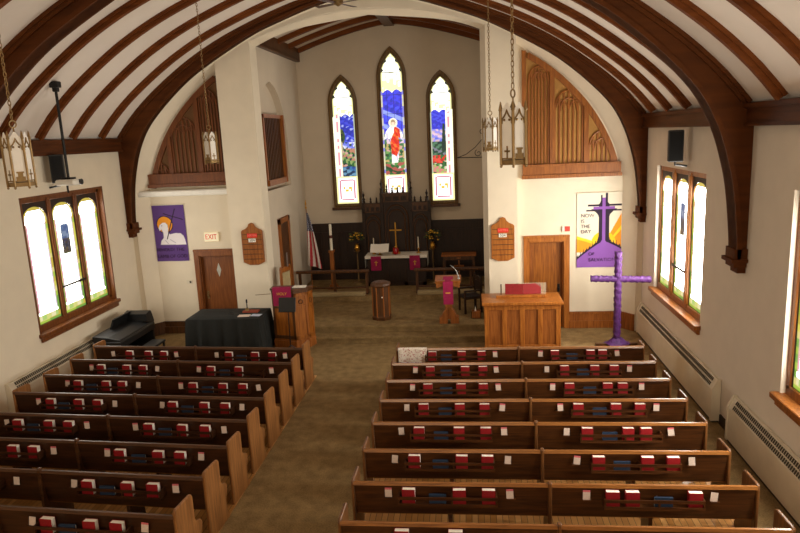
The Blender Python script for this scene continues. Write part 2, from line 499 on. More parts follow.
# left chancel wall with pointed niche
def niche_z(y):
    w = 1.44; c = 18.82; d = abs(y-c)
    if d > w: return None
    h = 1.72; R = (w*w+h*h)/(2*w)
    return 5.25+math.sqrt(max(0, R*R-(d+R-w)**2))
m = MB()
m.box(CXL-.35, CXL, 20.26, YB, 0, 8.4); m.box(CXL-.35, CXL, 17.7, 20.26, 0, 3.95)
N = 28
for i in range(N):
    ya, yb = 17.7+2.56*i/N, 17.7+2.56*(i+1)/N
    za, zb = niche_z(ya+1e-4), niche_z(yb-1e-4)
    m.prism([(ya, za), (yb, zb), (yb, 8.4), (ya, 8.4)], 'x', CXL-.35, CXL)
m.box(CXL-.35, CXL-.2, 17.8, 20.3, 3.9, 7.1)
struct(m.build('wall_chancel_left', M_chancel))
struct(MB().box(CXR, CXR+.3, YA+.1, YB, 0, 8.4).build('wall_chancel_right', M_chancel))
for nm, x0, x1 in (('trim_20', CXL, CXL+.14), ('trim_21', CXR-.14, CXR)):
    struct(MB().box(x0, x1, YA+.15, YB, 7.86, 8.2).box(min(x0, x1)-.0, max(x0, x1)+.0, YA+.15, YB, 7.8, 7.88).build(nm, M_mid), 'wooden plate beam along the chancel ceiling')
k = 22
for y in (21.9, 20.75, 19.6, 18.45):
    m = MB()
    rows = [[(x, y-.08, zch(x-CC)-.14), (x, y-.08, zch(x-CC)+.02), (x, y+.08, zch(x-CC)+.02), (x, y+.08, zch(x-CC)-.14)] for x in pts[1:-1]]
    m.strip(rows, 0, True)
    struct(m.build('trim_%d' % k, M_rib), 'curved wooden rib on the chancel ceiling'); k += 1
struct(MB().box(CC-.16, CC+.16, YA+.16, YB, zch(0)-.2, zch(0)+.05).build('trim_%d' % k, M_mid), 'wooden ridge beam of the chancel ceiling'); k += 1

# steps and platform
m = MB().prism([(16.36, 0), (16.82, 0), (16.82, .17), (16.32, .17), (16.32, .125), (16.36, .125)], 'x', -5.54, .45)  # overhanging lip added to cast shade on the riser
struct(m.build('floor_step_lower', M_carpet), 'lower carpeted chancel step')
m = MB().prism([(-5.54, 16.82), (.45, 16.82), (.45, YA+.2), (CXR, YA+.2), (CXR, 19.46), (CXL, 19.46), (CXL, YA+.2), (-5.54, YA+.2)], 'z', 0, .34).box(-5.54, .45, 16.775, 16.82, .295, .34)  # front strip added so the step edge shades its riser
struct(m.build('floor_step_upper', M_carpet), 'upper carpeted chancel step and platform')
struct(MB().box(CXL, CXR, 19.46, YB, 0, .5).build('floor_altar_platform', M_carpet), 'raised carpeted platform around the altar')

# baseboards
def base(name, x0, x1, y, mat=M_golddk, h=.45):
    m = MB().box(x0, x1, y-.03, y, 0, h).box(x0, x1, y-.05, y, h-.06, h).box(x0, x1, y-.06, y, 0, .2)
    struct(m.build(name, mat), 'wooden baseboard')
base('baseboard_alcove_right', 2.56, XC+6.36, YA, M_golddk)
base('baseboard_alcove_left', XC-6.36, -7.76, YA, M_mid, .36)
m = MB()
a0 = Vector((XC+6.36, YA)); a1 = Vector((XC+6.64, YF))
m.prism([(a0.x-.03, a0.y), (a1.x-.03, a1.y-.03), (a1.x+.02, a1.y-.03), (a0.x+.02, a0.y)], 'z', 0, .45)
struct(m.build('baseboard_jamb_right', M_golddk))
m = MB().prism([(XC-6.36+.03, YA), (XC-6.64+.03, YF-.03), (XC-6.64-.02, YF-.03), (XC-6.36-.02, YA)], 'z', 0, .36)
struct(m.build('baseboard_jamb_left', M_mid))
struct(MB().box(XL, XL+.03, YREAR, 11.4, 0, .18).build('baseboard_left', M_mid))
struct(MB().box(XR-.03, XR, 10.9, 11.5, 0, .18).build('baseboard_right', M_dark))
# wainscot
m = MB().box(CXL, CXR, YB-.05, YB, .5, 2.42).box(CXL, CXR, YB-.09, YB, 2.36, 2.46)
m.box(CXL, CXR, YB-.07, YB, 2.1, 2.16).box(CXL, CXR, YB-.09, YB, .5, .7)
x = CXL+.1
while x < CXR:
    m.box(x, x+.05, YB-.065, YB, .7, 2.12); x += .3
struct(m.build('wall_wainscot', M_dark), 'dark wooden wainscot along the chancel back wall')

# ------------------------------------------------------------------ nave side windows
def halfw(kind, z, w, zs, za):
    if z <= zs: return w
    h = za-zs; t = min(1, (z-zs)/h)
    if kind == 'round': return w*(1-t**2.4)**.55 if t < 1 else 0
    R = (w*w+h*h)/(2*w)
    return max(0, math.sqrt(max(0, R*R-(z-zs)**2))-(R-w))
WH = '#FFFFFF'
def side_paint(w, zb, zs, za, medal, st):
    kb = .92/st
    def lin(h, k=1.0, _l=globals()['lin']): return _l(h, k*kb)
    def f(x, z):
        hw = halfw('round', z, w, zs, za)
        de = min(hw-abs(x), z-zb, (za-z) if z > zs else 9)
        if z > zs:      # distance to the curved head, roughly
            de = min(de, (1-((z-zs)/(za-zs)))*.28+.0+(hw-abs(x))*.3)
        k = int(z/.11); q = hsh(k*1.7, 3 if x > 0 else 5)
        if de < .012: return lin('#3B3A20', .25)
        if de < .085:
            c = ['#B6D34A', '#E6DE5A', '#7FB24A', '#F0E48A', '#D9C24A'][int(q*5)]
            return lin(c, .9)
        if z < zs and .085 <= hw-abs(x) < .15 and z > zb+.25:
            return lin('#EDA9BE' if x < 0 else '#E9D3E9', 1.05)
        if zb+.07 < z < zb+.2:
            return lin(['#E9E88A', '#BFDF7A', '#FFF6C0'][int(hsh(int(x/.08), 2)*3)], .9)
        if medal:
            mz = za-.86
            if abs(x) < .17 and mz-.34 < z < mz+.36-.5*max(0, abs(x)-.08):
                if abs(x) > .14 or z < mz-.31: return lin('#6F8A50', .4)
                if z > mz+.02: return lin(['#7FA4D9', '#A9C4EA', '#5D7FC0'][int(hsh(int(x/.05), int(z/.06))*3)], .5)
                return lin(['#46508A', '#6E5A40', '#8A97B8', '#2C3A5A', '#A08A5A'][int(hsh(int(x/.04), int(z/.05))*5)], .35)
        if abs((z-zb) % .62) < .012: return lin('#D8D4C8', .6)
        return (1.0, .94, .82)
    return f
def side_window(name, xin, xo, y0, y1, mat, strength, sgn, zb=1.42, zt=4.36, dark_corner=False):
    """sgn +1: wall on the left (room toward +x); -1: wall on the right"""
    root = empty(name, (0, 0, 0)); struct(root, 'tall three-light stained glass window with oak frame in the side wall')
    d0, d1 = (xin-.2, xin-.09) if sgn > 0 else (xin+.07, xin+.18)
    xa, xb = min(d0, d1), max(d0, d1)
    t = .11; mg = .12 if sgn > 0 else .16
    m = MB()
    m.box(xa, xb, y0, y0+t, zb+.1, zt); m.box(xa, xb, y1-t, y1, zb+.1, zt); m.box(xa, xb, y0, y1, zt-t, zt); m.box(xa, xb, y0, y1, zb+.0, zb+.17)
    f = m.build('window_frame', mat, root, bevel=.01)
    if sgn > 0:      # oak lined reveal
        MB().box(xin-.1, xin+.012, y1-.02, y1+.03, zb, zt+.03).box(xin-.1, xin+.012, y0-.03, y0+.02, zb, zt+.03).box(xin-.1, xin+.012, y0, y1, zt-.02, zt+.03).build('reveal_lining', mat, root)
    m = MB(); s0, s1 = (xin-.22, xin+.1) if sgn > 0 else (xin-.12, xin+.2)
    m.box(min(s0, s1), max(s0, s1), y0-.07, y1+.07, zb-.06, zb+.03)
    if sgn < 0: m.box(xin-.06, xin+.02, y0-.03, y1+.03, zb-.16, zb-.06)
    else: m.box(xin, xin+.06, y0-.03, y1+.03, zb-.16, zb-.06)
    m.build('window_sill', mat, root, bevel=.012)
    pw = (y1-y0-2*t-2*mg)/3
    gx = (xa+xb)/2+.02*sgn
    mm = emitpaint('stained_glass_side', strength)
    for i in range(3):
        ya = y0+t+i*(pw+mg); yc = ya+pw/2
        if i < 2:
            fx0, fx1 = (xa, xb+.02) if sgn > 0 else (xa-.02, xb)
            mb = MB().box(fx0, fx1, ya+pw, ya+pw+mg, zb+.1, zt-.05)
            mb.box(fx0-.02 if sgn < 0 else fx0, fx1 if sgn < 0 else fx1+.02, ya+pw+.03, ya+pw+mg-.03, zb+.17, zt-.1)
            mb.build('mullion', mat, root, bevel=.008)
        w = pw/2-.02; g0 = zb+.17; gt = zt-.2; gs = gt-.36
        pf = side_paint(w, g0, gs, gt, i == 1, strength)
        def place(u, v, w=w, yc=yc, g0=g0, gt=gt, gs=gs):
            z = g0+(gt-g0)*v; h = halfw('round', z, w, gs, gt)
            return (gx, yc+(2*u-1)*h, z)
        def paint(u, v, w=w, g0=g0, gt=gt, gs=gs, pf=pf):
            z = g0+(gt-g0)*v; h = halfw('round', z, w, gs, gt)
            return pf((2*u-1)*h*(1 if sgn > 0 else -1), z)
        painted('pane', 44, 150, place, paint, mm, root)
        # dark spandrels filling the square head round the arch
        mb = MB()
        n = 16
        for sd in (-1, 1):
            rows = []
            for q in range(n+1):
                z = gs-.02+(gt-gs+.02)*q/n; h = halfw('round', z, w, gs, gt)
                rows.append([(gx-.01*sgn*-1, yc+sd*h, z), (gx+.01*sgn, yc+sd*(pw/2), z)])
            mb.strip(rows)
        mb.box(gx-.008, gx+.008, ya, ya+pw, gt-.003, zt-t+.02)
        mb.box(gx-.008, gx+.008, ya, ya+.022, g0, gs); mb.box(gx-.008, gx+.008, ya+pw-.022, ya+pw, g0, gs)
        mb.box(gx-.008, gx+.008, ya, ya+pw, zb+.1, g0)
        mb.build('spandrel', M_spand, root, weld=False)
    if True:      # opening bar across the middle light
        yc = y0+t+1*(pw+mg)
        MB().tube([(gx+.045*sgn, yc, zb+.82), (gx+.045*sgn, yc+pw, zb+.82)], .03, 6).build('opening_bar', M_blackm, root)
    return root
WSL, WSR = 11.0, 33.0
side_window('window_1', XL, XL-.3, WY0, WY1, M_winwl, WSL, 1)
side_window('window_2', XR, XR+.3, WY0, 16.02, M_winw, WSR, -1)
side_window('window_3', XR, XR+.3, W2Y0, W2Y1, M_winw, WSR, -1)
for nm, yA, yB in (('window_4', WY0, WY1), ):
    pass
# unseen panels added outside the glass to keep stray light out
for nm, x0, x1, a, b in (('wall_blocker_left', XL-TW-.05, XL-TW+.02, WY0-.1, WY1+.1), ('wall_blocker_right', XR+TW-.02, XR+TW+.05, WY0-.1, 16.1), ('wall_blocker_right_near', XR+TW-.02, XR+TW+.05, W2Y0-.1, W2Y1+.1)):
    struct(MB().box(x0, x1, a, b, 1.3, 4.5).build(nm, M_white))

# ------------------------------------------------------------------ chancel windows
def noisecol(cols, x, z, s, seed=0):
    # soft cells of colour: value noise by nearest jittered point
    best = 9; col = cols[0]
    ix, iz = math.floor(x/s), math.floor(z/s)
    for a in (-1, 0, 1):
        for b in (-1, 0, 1):
            px = (ix+a+hsh(ix+a, iz+b, seed))*s; pz = (iz+b+hsh(iz+b, ix+a, seed+3))*s
            d = (px-x)**2+((pz-z)*1.4)**2
            if d < best:
                best = d; col = cols[int(hsh(ix+a, iz+b, seed+9)*len(cols)) % len(cols)]
    return col
def canopy(x, z, w, zs, za, scene_top):
    # white architectural canopy with yellow edge and dark cusps
    hw = halfw('point', z, w, zs, za)
    de = hw-abs(x)
    if de < .02: return lin('#57542C', .3)
    if z > zs:
        t = (z-zs)/(za-zs)
        for cz in (.30, .66):
            if abs(t-cz) < .085 and de < .10-abs(t-cz)*.9: return lin('#3C4526', .12)
    if de < .06: return lin('#E8E19A', .95)
    if abs((z-scene_top-.62)) < .014: return lin('#6A6648', .3)
    q = hsh(int(x/.07), int(z/.07))
    if z < scene_top+.38 and q > .55: return lin('#F2E9A8', 1.0)
    if q > .9: return lin('#F1ECB8', 1.05)
    return (1.5, 1.5, 1.42)
def bottom_panel(x, z, w, z0, z1):
    if abs(x) > w-.05 or z-z0 < .06 or z1-z < .045: return lin('#EEE7A0', .95)
    if (w-.14 < abs(x) < w-.085 and z0+.15 < z < z1-.12) or (z0+.1 < z < z0+.15 and abs(x) < w-.14) or (z1-.14 < z < z1-.09 and abs(x) < w-.14):
        return lin('#C9788A', .8)
    mz = (z0+z1)/2+.03
    if abs(z-mz) < .085 and abs(x) < w-.2:
        if hsh(int(x/.035), int(z/.09)) > .35: return lin('#E3C04A', .8)
    return (1.35, 1.34, 1.3)
def centre_paint(w, zs, za):
    def f(x, z):
        hw = halfw('point', z, w, zs, za)
        if z < 4.03: return bottom_panel(x, z, w, 3.1, 4.03)
        st = 6.68+.1*abs(math.sin((x+.0)*PI/.30))*.9
        if z > st: return canopy(x, z, w, zs, za, 6.7)
        if hw-abs(x) < .045: return lin(['#E9E2B0', '#8A86D8', '#D8D2C0'][int(hsh(int(z/.12), 1)*3)], .7)
        # figure in white and red robes
        if (x+.01)**2/.0065+(z-5.72)**2/.011 < 1:
            if z > 5.73 or abs(x+.01) > .05: return lin('#B99A78', .7)
            return lin('#E8CDB4', .95)
        if (x+.01)**2+(z-5.72)**2 < .022: return lin('#EFE8C8', .95)
        body = [(-.30, 5.32), (-.25, 5.45), (-.12, 5.6), (.1, 5.6), (.22, 5.5), (.31, 5.3), (.31, 5.12), (.22, 5.2), (.16, 5.25), (.17, 4.9), (.12, 4.52), (.1, 4.42), (-.1, 4.42), (-.1, 4.9), (-.15, 5.2), (-.24, 5.22), (-.33, 5.18)]
        if inpoly(x, z, body):
            red = [(.02, 5.62), (.2, 5.5), (.22, 5.2), (.2, 4.9), (.06, 4.62), (-.1, 4.72), (-.16, 4.95), (-.1, 5.2), (.0, 5.4)]
            if inpoly(x, z, red):
                q = hsh(int((x+z*.5)/.045), int(z/.12))
                return lin(['#C81E12', '#E0361C', '#E8702A', '#8E1410', '#D52A18'][int(q*5)], .85)
            return lin('#EFE9E6', 1.0) if hsh(int(x/.05), int(z/.15)) > .3 else lin('#C9C4DA', .8)
        if z > 5.35:
            if abs((x+.5) % .22-.11) < .006 or abs(z % .30) < .01: return lin('#1A1E66', .4)
            c = noisecol(['#2A2AC8', '#3A3FE0', '#2430B0', '#4450E6', '#3A36C8'], x, z, .09, 1)
            if z < 6.2 and math.sin(z*14+x*6) > .55: c = '#8FA0F0'
            return lin(c, .85)
        if z > 5.05: return lin(noisecol(['#5A6AD0', '#8F9BE0', '#E3C7D2', '#4A7A50', '#3A4AB0', '#D9D3E6'], x, z, .12, 2), .8)
        if z > 4.45: return lin(noisecol(['#2E6B35', '#E6E0D2', '#1F4A2A', '#79A85A', '#C7B06A', '#3A7A4A', '#E0A9A0'], x, z, .09, 3), .7)
        return lin(noisecol(['#2E6B35', '#D98A80', '#1F4A2A', '#C9B9C9', '#B65A50', '#5A9A4A', '#E6D5C2'], x, z, .1, 4), .7)
    return f
def side_scene(w, zs, za, side):
    def f(x, z):
        hw = halfw('point', z, w, zs, za)
        xs = x*side                 # outer white border strip on the outer side
        if z < 4.02: return bottom_panel(x, z, w, 3.12, 4.02)
        st = 5.98+.09*abs(math.sin((x+.07)*PI/.28))
        if z > st: return canopy(x, z, w, zs, za, 5.98)
        if xs > w-.22:
            if xs > w-.17 and xs < w-.1 and hsh(int(z/.11), 4) > .4: return lin('#D88FA0', .9)
            return lin('#F2EFC8', 1.15)
        if hw-abs(x) < .03: return lin('#C9D2B0', .6)
        if side < 0:      # left light: tree, sky, water and meadow
            if xs < w and (x < -.1+.12*math.sin(z*5) and z > 5.1 and noisecol([0, 1, 1], x, z, .1, 5)): return lin(noisecol(['#1E3A22', '#35562A', '#5A6A2E', '#2A2A3A'], x, z, .07, 6), .6)
            if abs(x+.13-.03*math.sin(z*4)) < .03 and z < 5.4: return lin('#C9B59A', .7)
            if z > 5.15: return lin(noisecol(['#2A36B8', '#3F49D0', '#5663E0', '#9FAAF0', '#2430A0'], x, z, .07, 7), .8)
            if z > 4.95: return lin(noisecol(['#B9C2F0', '#6E7AE0', '#E3E3F2', '#26402A'], x, z, .07, 8), .8)
            if z > 4.35: return lin(noisecol(['#2E6B35', '#26402A', '#C98A70', '#6E9A4A', '#9AB06A', '#1F3A4A', '#E0B0A0'], x, z, .07, 9), .65)
            return lin(noisecol(['#2A4AA0', '#3E7AB0', '#2E6B35', '#1F3A5A', '#6FA0C0'], x, z, .09, 10), .65)
        if abs(x-.06) < .07*(1.25-(z-4.7)*.9) and 4.75 < z < 5.62: return lin(noisecol(['#123A2A', '#1D4F36', '#0F2F30'], x, z, .06, 11), .6)
        if z > 5.45: return lin(noisecol(['#2A2AC0', '#3238D0', '#2430B0', '#3F49D8'], x, z, .07, 12), .85)
        if z > 5.05: return lin(noisecol(['#8F8AE0', '#D9B9D0', '#E6CFC8', '#5A6AD0', '#C9A9B0'], x, z, .07, 13), .85)
        if z > 4.6: return lin(noisecol(['#1F4A36', '#2E6B45', '#8A8A9A', '#12303A', '#5A8A6A'], x, z, .07, 14), .6)
        if z > 4.42 or (z > 4.35 and x < 0): return lin(noisecol(['#D22A18', '#E04A3A', '#2E6B35', '#B61A18'], x, z, .07, 15), .8)
        return lin(noisecol(['#2E6B35', '#5A9A4A', '#D98A80', '#1F4A2A', '#E6D5C2', '#A9C06A'], x, z, .08, 16), .7)
    return f
def chancel_window(name, xc, w_out, z_sill, z_spring, z_apex, w_gl, pf, label, g0):
    root = empty(name); struct(root, label)
    yb = YB
    n = 24
    outer = [(xc-w_out, z_sill)]; inner = []
    ga = z_apex-.2
    zs_g = z_spring
    for i in range(n+1):
        z = z_spring+(z_apex-z_spring)*i/n; outer.append((xc-halfw('point', z, w_out, z_spring, z_apex), z))
    for i in range(n-1, -1, -1):
        z = z_spring+(z_apex-z_spring)*i/n; outer.append((xc+halfw('point', z, w_out, z_spring, z_apex), z))
    outer.append((xc+w_out, z_sill))
    inner = [(xc-w_gl, g0)]
    for i in range(n+1):
        z = zs_g+(ga-zs_g)*i/n; inner.append((xc-halfw('point', z, w_gl, zs_g, ga), z))
    for i in range(n-1, -1, -1):
        z = zs_g+(ga-zs_g)*i/n; inner.append((xc+halfw('point', z, w_gl, zs_g, ga), z))
    inner.append((xc+w_gl, g0))
    mid = [((a[0]*.45+b[0]*.55), (a[1]*.45+b[1]*.55)) for a, b in zip(outer, inner)]
    m = MB()
    rows = [[(p[0], yb, p[1]) for p in outer], [(p[0], yb-.09, p[1]) for p in outer], [(p[0], yb-.1, p[1]) for p in mid], [(p[0], yb-.05, p[1]) for p in mid], [(p[0], yb-.015, p[1]) for p in inner]]
    m.strip(rows, 0, True)
    m.build('window_frame', M_winc, root)
    MB().box(xc-w_out-.06, xc+w_out+.06, yb-.16, yb, z_sill-.07, z_sill+.02).build('window_sill', M_mid, root, bevel=.01)
    def place(u, v):
        z = g0+(ga-g0)*v; return (xc+(2*u-1)*halfw('point', z, w_gl+.01, zs_g, ga), yb-.02, z)
    def paint(u, v):
        z = g0+(ga-g0)*v; return pf((2*u-1)*halfw('point', z, w_gl+.01, zs_g, ga), z)
    painted('pane', 64, 330, place, paint, emitpaint('stained_glass_chancel', 1.5), root)
    return root
chancel_window('window_5', -2.46, .485, 2.98, 7.15, 8.12, .36, centre_paint(.36, 7.15, 7.92), 'central stained glass lancet with a red-robed figure', 3.1)
chancel_window('window_6', -4.11, .48, 2.98, 6.42, 7.33, .355, side_scene(.355, 6.42, 7.13, -1), 'left stained glass lancet with trees and blue sky', 3.12)
chancel_window('window_7', -.88, .48, 2.98, 6.42, 7.31, .355, side_scene(.355, 6.42, 7.11, 1), 'right stained glass lancet with a dark cypress and red roses', 3.12)

# ------------------------------------------------------------------ doors
def door(name, x0, x1, zt, o0, o1, ot, mat, fmat, label, knob_right, diamond, z0=0):
    root = empty(name, (0, 0, 0)); struct(root, label)
    m = MB()
    m.box(x0, o0, YA-.05, YA, z0, zt); m.box(o1, x1, YA-.05, YA, z0, zt); m.box(o0, o1, YA-.05, YA, ot, zt)
    m.box(x0-.0, x1+.0, YA-.07, YA, zt-.04, zt+.02)
    m.box(o0, o0+.03, YA, YA+.16, z0, ot); m.box(o1-.03, o1, YA, YA+.16, z0, ot); m.box(o0, o1, YA, YA+.16, ot-.03, ot)
    m.build('door_frame', fmat, root, bevel=.006)
    leaf = MB().box(o0+.03, o1-.03, YA+.11, YA+.16, z0+.005, ot-.03).build('door_leaf', mat, root)
    xk = o1-.12 if knob_right else o0+.12
    MB().box(xk-.03, xk+.03, YA+.095, YA+.11, z0+.98, z0+1.2).ball((xk, YA+.07, z0+1.08), .035).build('door_handle', M_blackm if not diamond else M_brass, leaf)
    if diamond:
        xc = (o0+o1)/2
        MB().prism([(xc, 1.61), (xc+.065, 1.81), (xc, 2.01), (xc-.065, 1.81)], 'y', YA+.1, YA+.112).build('diamond_pane', plain('door_glass', '#B9B9B0', .2), leaf)
    else:
        MB().box(o0+.05, o0+.13, YA+.1, YA+.11, .3, ot-.1).build('carved_strip', M_golddk, leaf)
    return root
door('door_1', 1.37, 2.57, 2.53, 1.5, 2.42, 2.38, M_door, M_gold, 'golden oak door in the right alcove', True, False)
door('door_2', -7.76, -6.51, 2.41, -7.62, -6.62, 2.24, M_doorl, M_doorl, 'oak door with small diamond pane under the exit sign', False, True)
# side door inside the chancel
root = empty('door_3', (0, 0, 0)); struct(root, 'narrow oak door in the chancel side wall')
m = MB().box(CXL, CXL+.06, 18.48, 18.62, .34, 3.08).box(CXL, CXL+.06, 19.45, 19.6, .34, 3.08).box(CXL, CXL+.06, 18.48, 19.6, 2.92, 3.08)
m.build('door_frame', M_golddk, root, bevel=.006)
lf = MB().box(CXL, CXL+.03, 18.62, 19.45, .34, 2.92).build('door_leaf', M_mid, root)
MB().box(CXL+.03, CXL+.045, 19.0, 19.1, 1.55, 2.0).build('finger_plate', M_steel, lf)

# ------------------------------------------------------------------ alcove grilles
def grille(name, s, xp, zb, fw, cloth, label):
    """s -1 left, +1 right; xp = pier-side edge; curve of the alcove arch bounds the outer side"""
    root = empty(name, (0, 0, 0)); tag(root, label, 'organ grille', 'alcove organ grilles')
    def ztop(x): return bz(x-XC)-.05
    xo = XC+s*6.3
    x0, x1 = sorted((xp, xo))
    Y0 = YA-.02
    n = 60
    xs = [x0+(x1-x0)*i/n for i in range(n+1)]
    # cloth backing
    m = MB().strip([[(x, Y0, zb) for x in xs], [(x, Y0, max(zb, ztop(x))) for x in xs]])
    m.build('backing_cloth', cloth, root)
    # frame: bottom rail, pier stile, curved head
    m = MB().box(x0, x1, YA-.12, YA, zb, zb+.34).box(x0-.02, x1+.02, YA-.16, YA, zb+.0, zb+.09).box(x0, x1, YA-.14, YA, zb+.3, zb+.36)
    c = [(dx, z) for dx, z in Bc if z >= zb and dx >= abs(xp-XC)+.17]
    rows = []
    for i, (dx, z) in enumerate(c):
        a = c[max(i-1, 0)]; b = c[min(i+1, len(c)-1)]
        tx, tz = b[0]-a[0], b[1]-a[1]; L = math.hypot(tx, tz)
        nx, nz = -tz/L, tx/L
        if nx > 0: nx, nz = -nx, -nz
        o = (XC+s*(dx-.02), z-.02); q = (XC+s*(dx+nx*.17), z+nz*.17)
        lo = abs(xp-XC)
        rows.append([(o[0], YA, o[1]), (o[0], YA-.08, o[1]), (q[0] if abs(q[0]-XC) > lo else XC+s*lo, YA-.08, q[1]), (q[0] if abs(q[0]-XC) > lo else XC+s*lo, YA, q[1])])
    m.strip(rows, 0, True)
    xa, xb = sorted((xp, xp+s*.1))
    m.box(xa, xb, YA-.08, YA, zb+.3, ztop(xp+s*.05))
    m.build('frame', fw, root)
    edges = [xp+s*.1, xp+s*.75, xp+s*1.6, xp+s*2.42]
    for i in (1, 2):
        xa, xb = edges[i]-.06, edges[i]+.06
        MB().box(xa, xb, YA-.09, YA-.01, zb+.3, min(ztop(xa), ztop(xb))-.04).build('stile', fw, root)
    for i in range(3):
        pa, pb = edges[i]+s*.05, edges[i+1]-s*.07
        pc = (pa+pb)/2; hw = abs(pb-pa)/2-.02
        top = min(max(ztop(pa), ztop(pb))-.3, ztop(pc)-.16)
        if i == 2: top = ztop(pa+s*.28)-.24
        sp = top-hw*1.5
        m = MB()
        def slat(x):
            d = abs(x-pc)
            z1 = sp+(top-sp)*math.sqrt(max(0, 1-(d/hw)**2))
            z1 = min(z1, ztop(x)-.2)
            if z1 > zb+.45: m.box(x-.02, x+.02, YA-.055, YA-.015, zb+.34, z1)
        k = 6
        for q in range(k+1): slat(pc-hw+2*hw*q/k)
        for hh, ww in ((1, 1), (.62, .6)):
            arc = []
            for q in range(25):
                t = PI*q/24
                x = pc+hw*ww*math.cos(t); z = sp+(top-sp)*hh*math.sin(t)**.85 if 0 < q < 24 else sp
                if z < ztop(x)-.14: arc.append((x, YA-.045, z))
            if len(arc) > 3: m.tube(arc, .022, 6)
        for sd in (-1, 1):     # smaller intersecting lancets inside each panel head
            arc = []
            for q in range(17):
                t = PI*q/16
                x = pc+sd*hw*.5+hw*.5*math.cos(t); z = sp-.05+hw*.9*math.sin(t)
                if z < ztop(x)-.14: arc.append((x, YA-.04, z))
            if len(arc) > 3: m.tube(arc, .018, 6)
        m.build('tracery', fw, root)
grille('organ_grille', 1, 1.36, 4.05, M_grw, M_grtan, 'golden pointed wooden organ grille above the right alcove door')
grille('organ_grille', -1, -6.5, 4.2, M_grwl, M_grtanl, 'shaded pointed wooden organ grille above the exit sign alcove')

# projector screen case below the left grille
r = empty('screen_case', (-7.77, 17.28, 4.04)); tag(r, 'white roll-up screen case hanging below the left organ grille', 'projector screen')
MB().box(-1.44, 1.42, -.1, .1, -.08, .08).build('case', M_white, r, bevel=.03)
for s in (-1.45, 1.43): MB().box(s-.025, s+.025, -.11, .11, -.1, .1).build('end_cap', M_white, r, bevel=.01)

# ------------------------------------------------------------------ pews
ORD = ['first', 'second', 'third', 'fourth', 'fifth', 'sixth', 'seventh', 'eighth']
ROW0, RS = 13.139, .9
def endprof(h):
    return [(.0, .0), (.6, .0), (.62, .06), (.56, .16), (.55, .3), (.6, .42), (.62, .5), (.58, .56), (.47, .6), (.44, .66), (.44, h-.05), (.42, h-.015), (.38, h), (.04, h+.012), (.01, h), (.0, h-.03)]
def make_pew(x0, xd, x1, aisle_right, h, mats, racks, pockets, hr, hw_):
    mp, mrail, mend = mats
    root = empty('pew', (0, 0, 0))
    lean = lambda z: .07*(1-(z-.42)/(hr-.42))
    m = MB().prism([(.072, .44), (.102, .44), (.04, hr), (.005, hr)], 'x', x0+.03, x1-.03)
    m.build('backrest', mp, root)
    m = MB().prism([(-.012, hr-.02), (.05, hr-.025), (.055, hr+.005), (.03, hr+.022), (.0, hr+.02)], 'x', x0+.03, x1-.03)
    m.build('top_rail', mrail, root)
    m = MB().prism([(.08, .425), (.5, .435), (.53, .45), (.52, .47), (.49, .475), (.08, .455)], 'x', x0+.03, x1-.03)
    m.build('seat', M_seat, root)
    for x, nm in ((x0, 'wall_end' if aisle_right else 'aisle_end'), (x1, 'aisle_end' if aisle_right else 'wall_end')):
        s = 1 if x == x0 else -1
        xa, xb = sorted((x, x+s*.042))
        MB().prism(endprof(h if nm == 'aisle_end' else hw_), 'x', xa, xb).build(nm, mend, root, bevel=.01)
    MB().prism([(-.014, 0), (.56, 0), (.56, .3), (.58, .56), (.47, .6), (.2, .66), (.08, hr-.02), (.06, hr+.03), (.045, hr+.045), (.0, hr+.045), (-.014, hr+.03)], 'x', xd-.024, xd+.024).build('divider', mrail if aisle_right else mend, root, bevel=.008)
    for a, b in ((x0, xd), (xd, x1)):
        c = (a+b)/2
        MB().prism([(.08, .01), (.45, .01), (.45, .05), (.4, .42), (.09, .42)], 'x', c-.025, c+.025).build('support_leg', mp, root)
    for a, b in racks:
        m = MB()
        m.box(a, b, -.115, .03, .655, .67)                    # shelf
        for x in (a, b-.02): m.box(x, x+.02, -.125, .03, .655, .785)
        rk = m.build('book_rack', mp, root)
        MB().box(a, b, -.128, -.115, .745, .785).box((a+b)/2+.05, (a+b)/2+.07, -.126, .03, .655, .77).build('front_bar', mp, rk)
        MB().box(a, b, -.128, -.115, .65, .692).build('front_lip', mp, rk)
    for x in pockets:
        MB().box(x-.05, x+.05, -.035, .03, .713, .722).build('card_pocket', mp, root)
    return root
TILT = math.radians(3.6)
def left_place(x, y):      # the left pews stand slightly turned toward the chancel
    d = -3.62-x
    return (-3.62-d*math.cos(TILT), y+d*math.sin(TILT))
def pew_block(side, x0, xd, x1, ar, h, mats, racks, hr, hw_, n=8):
    pock = [b for seg in racks for b in seg[2]]
    p = make_pew(x0, xd, x1, ar, h, mats, [seg[:2] for seg in racks], pock, hr, hw_)
    for i in range(n):
        o = p if i == 0 else copy_tree(p)
        y = ROW0-RS*i
        if side == 'left':
            o.rotation_euler = (0, 0, -TILT)
            px_, py_ = left_place(0, y); o.location = (px_, py_, 0)
        else: o.location = (0, y, 0)
        tag(o, 'long wooden pew forming the %s row from the front, %s of the aisle' % (ORD[i], side), 'pew', 'pews %s of the aisle' % side)
        if i == 0: o['label'] = 'long wooden front pew %s of the aisle, nearest the chancel steps' % side
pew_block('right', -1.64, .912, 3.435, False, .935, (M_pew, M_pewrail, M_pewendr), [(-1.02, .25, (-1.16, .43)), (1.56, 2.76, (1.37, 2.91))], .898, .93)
pew_block('left', -8.6, -6.115, -3.62, True, 1.01, (M_pewl, M_raill, M_pewend), [(-7.97, -6.7, (-8.05, -6.53)), (-5.48, -4.22, (-5.6, -4.05))], .93, .97)

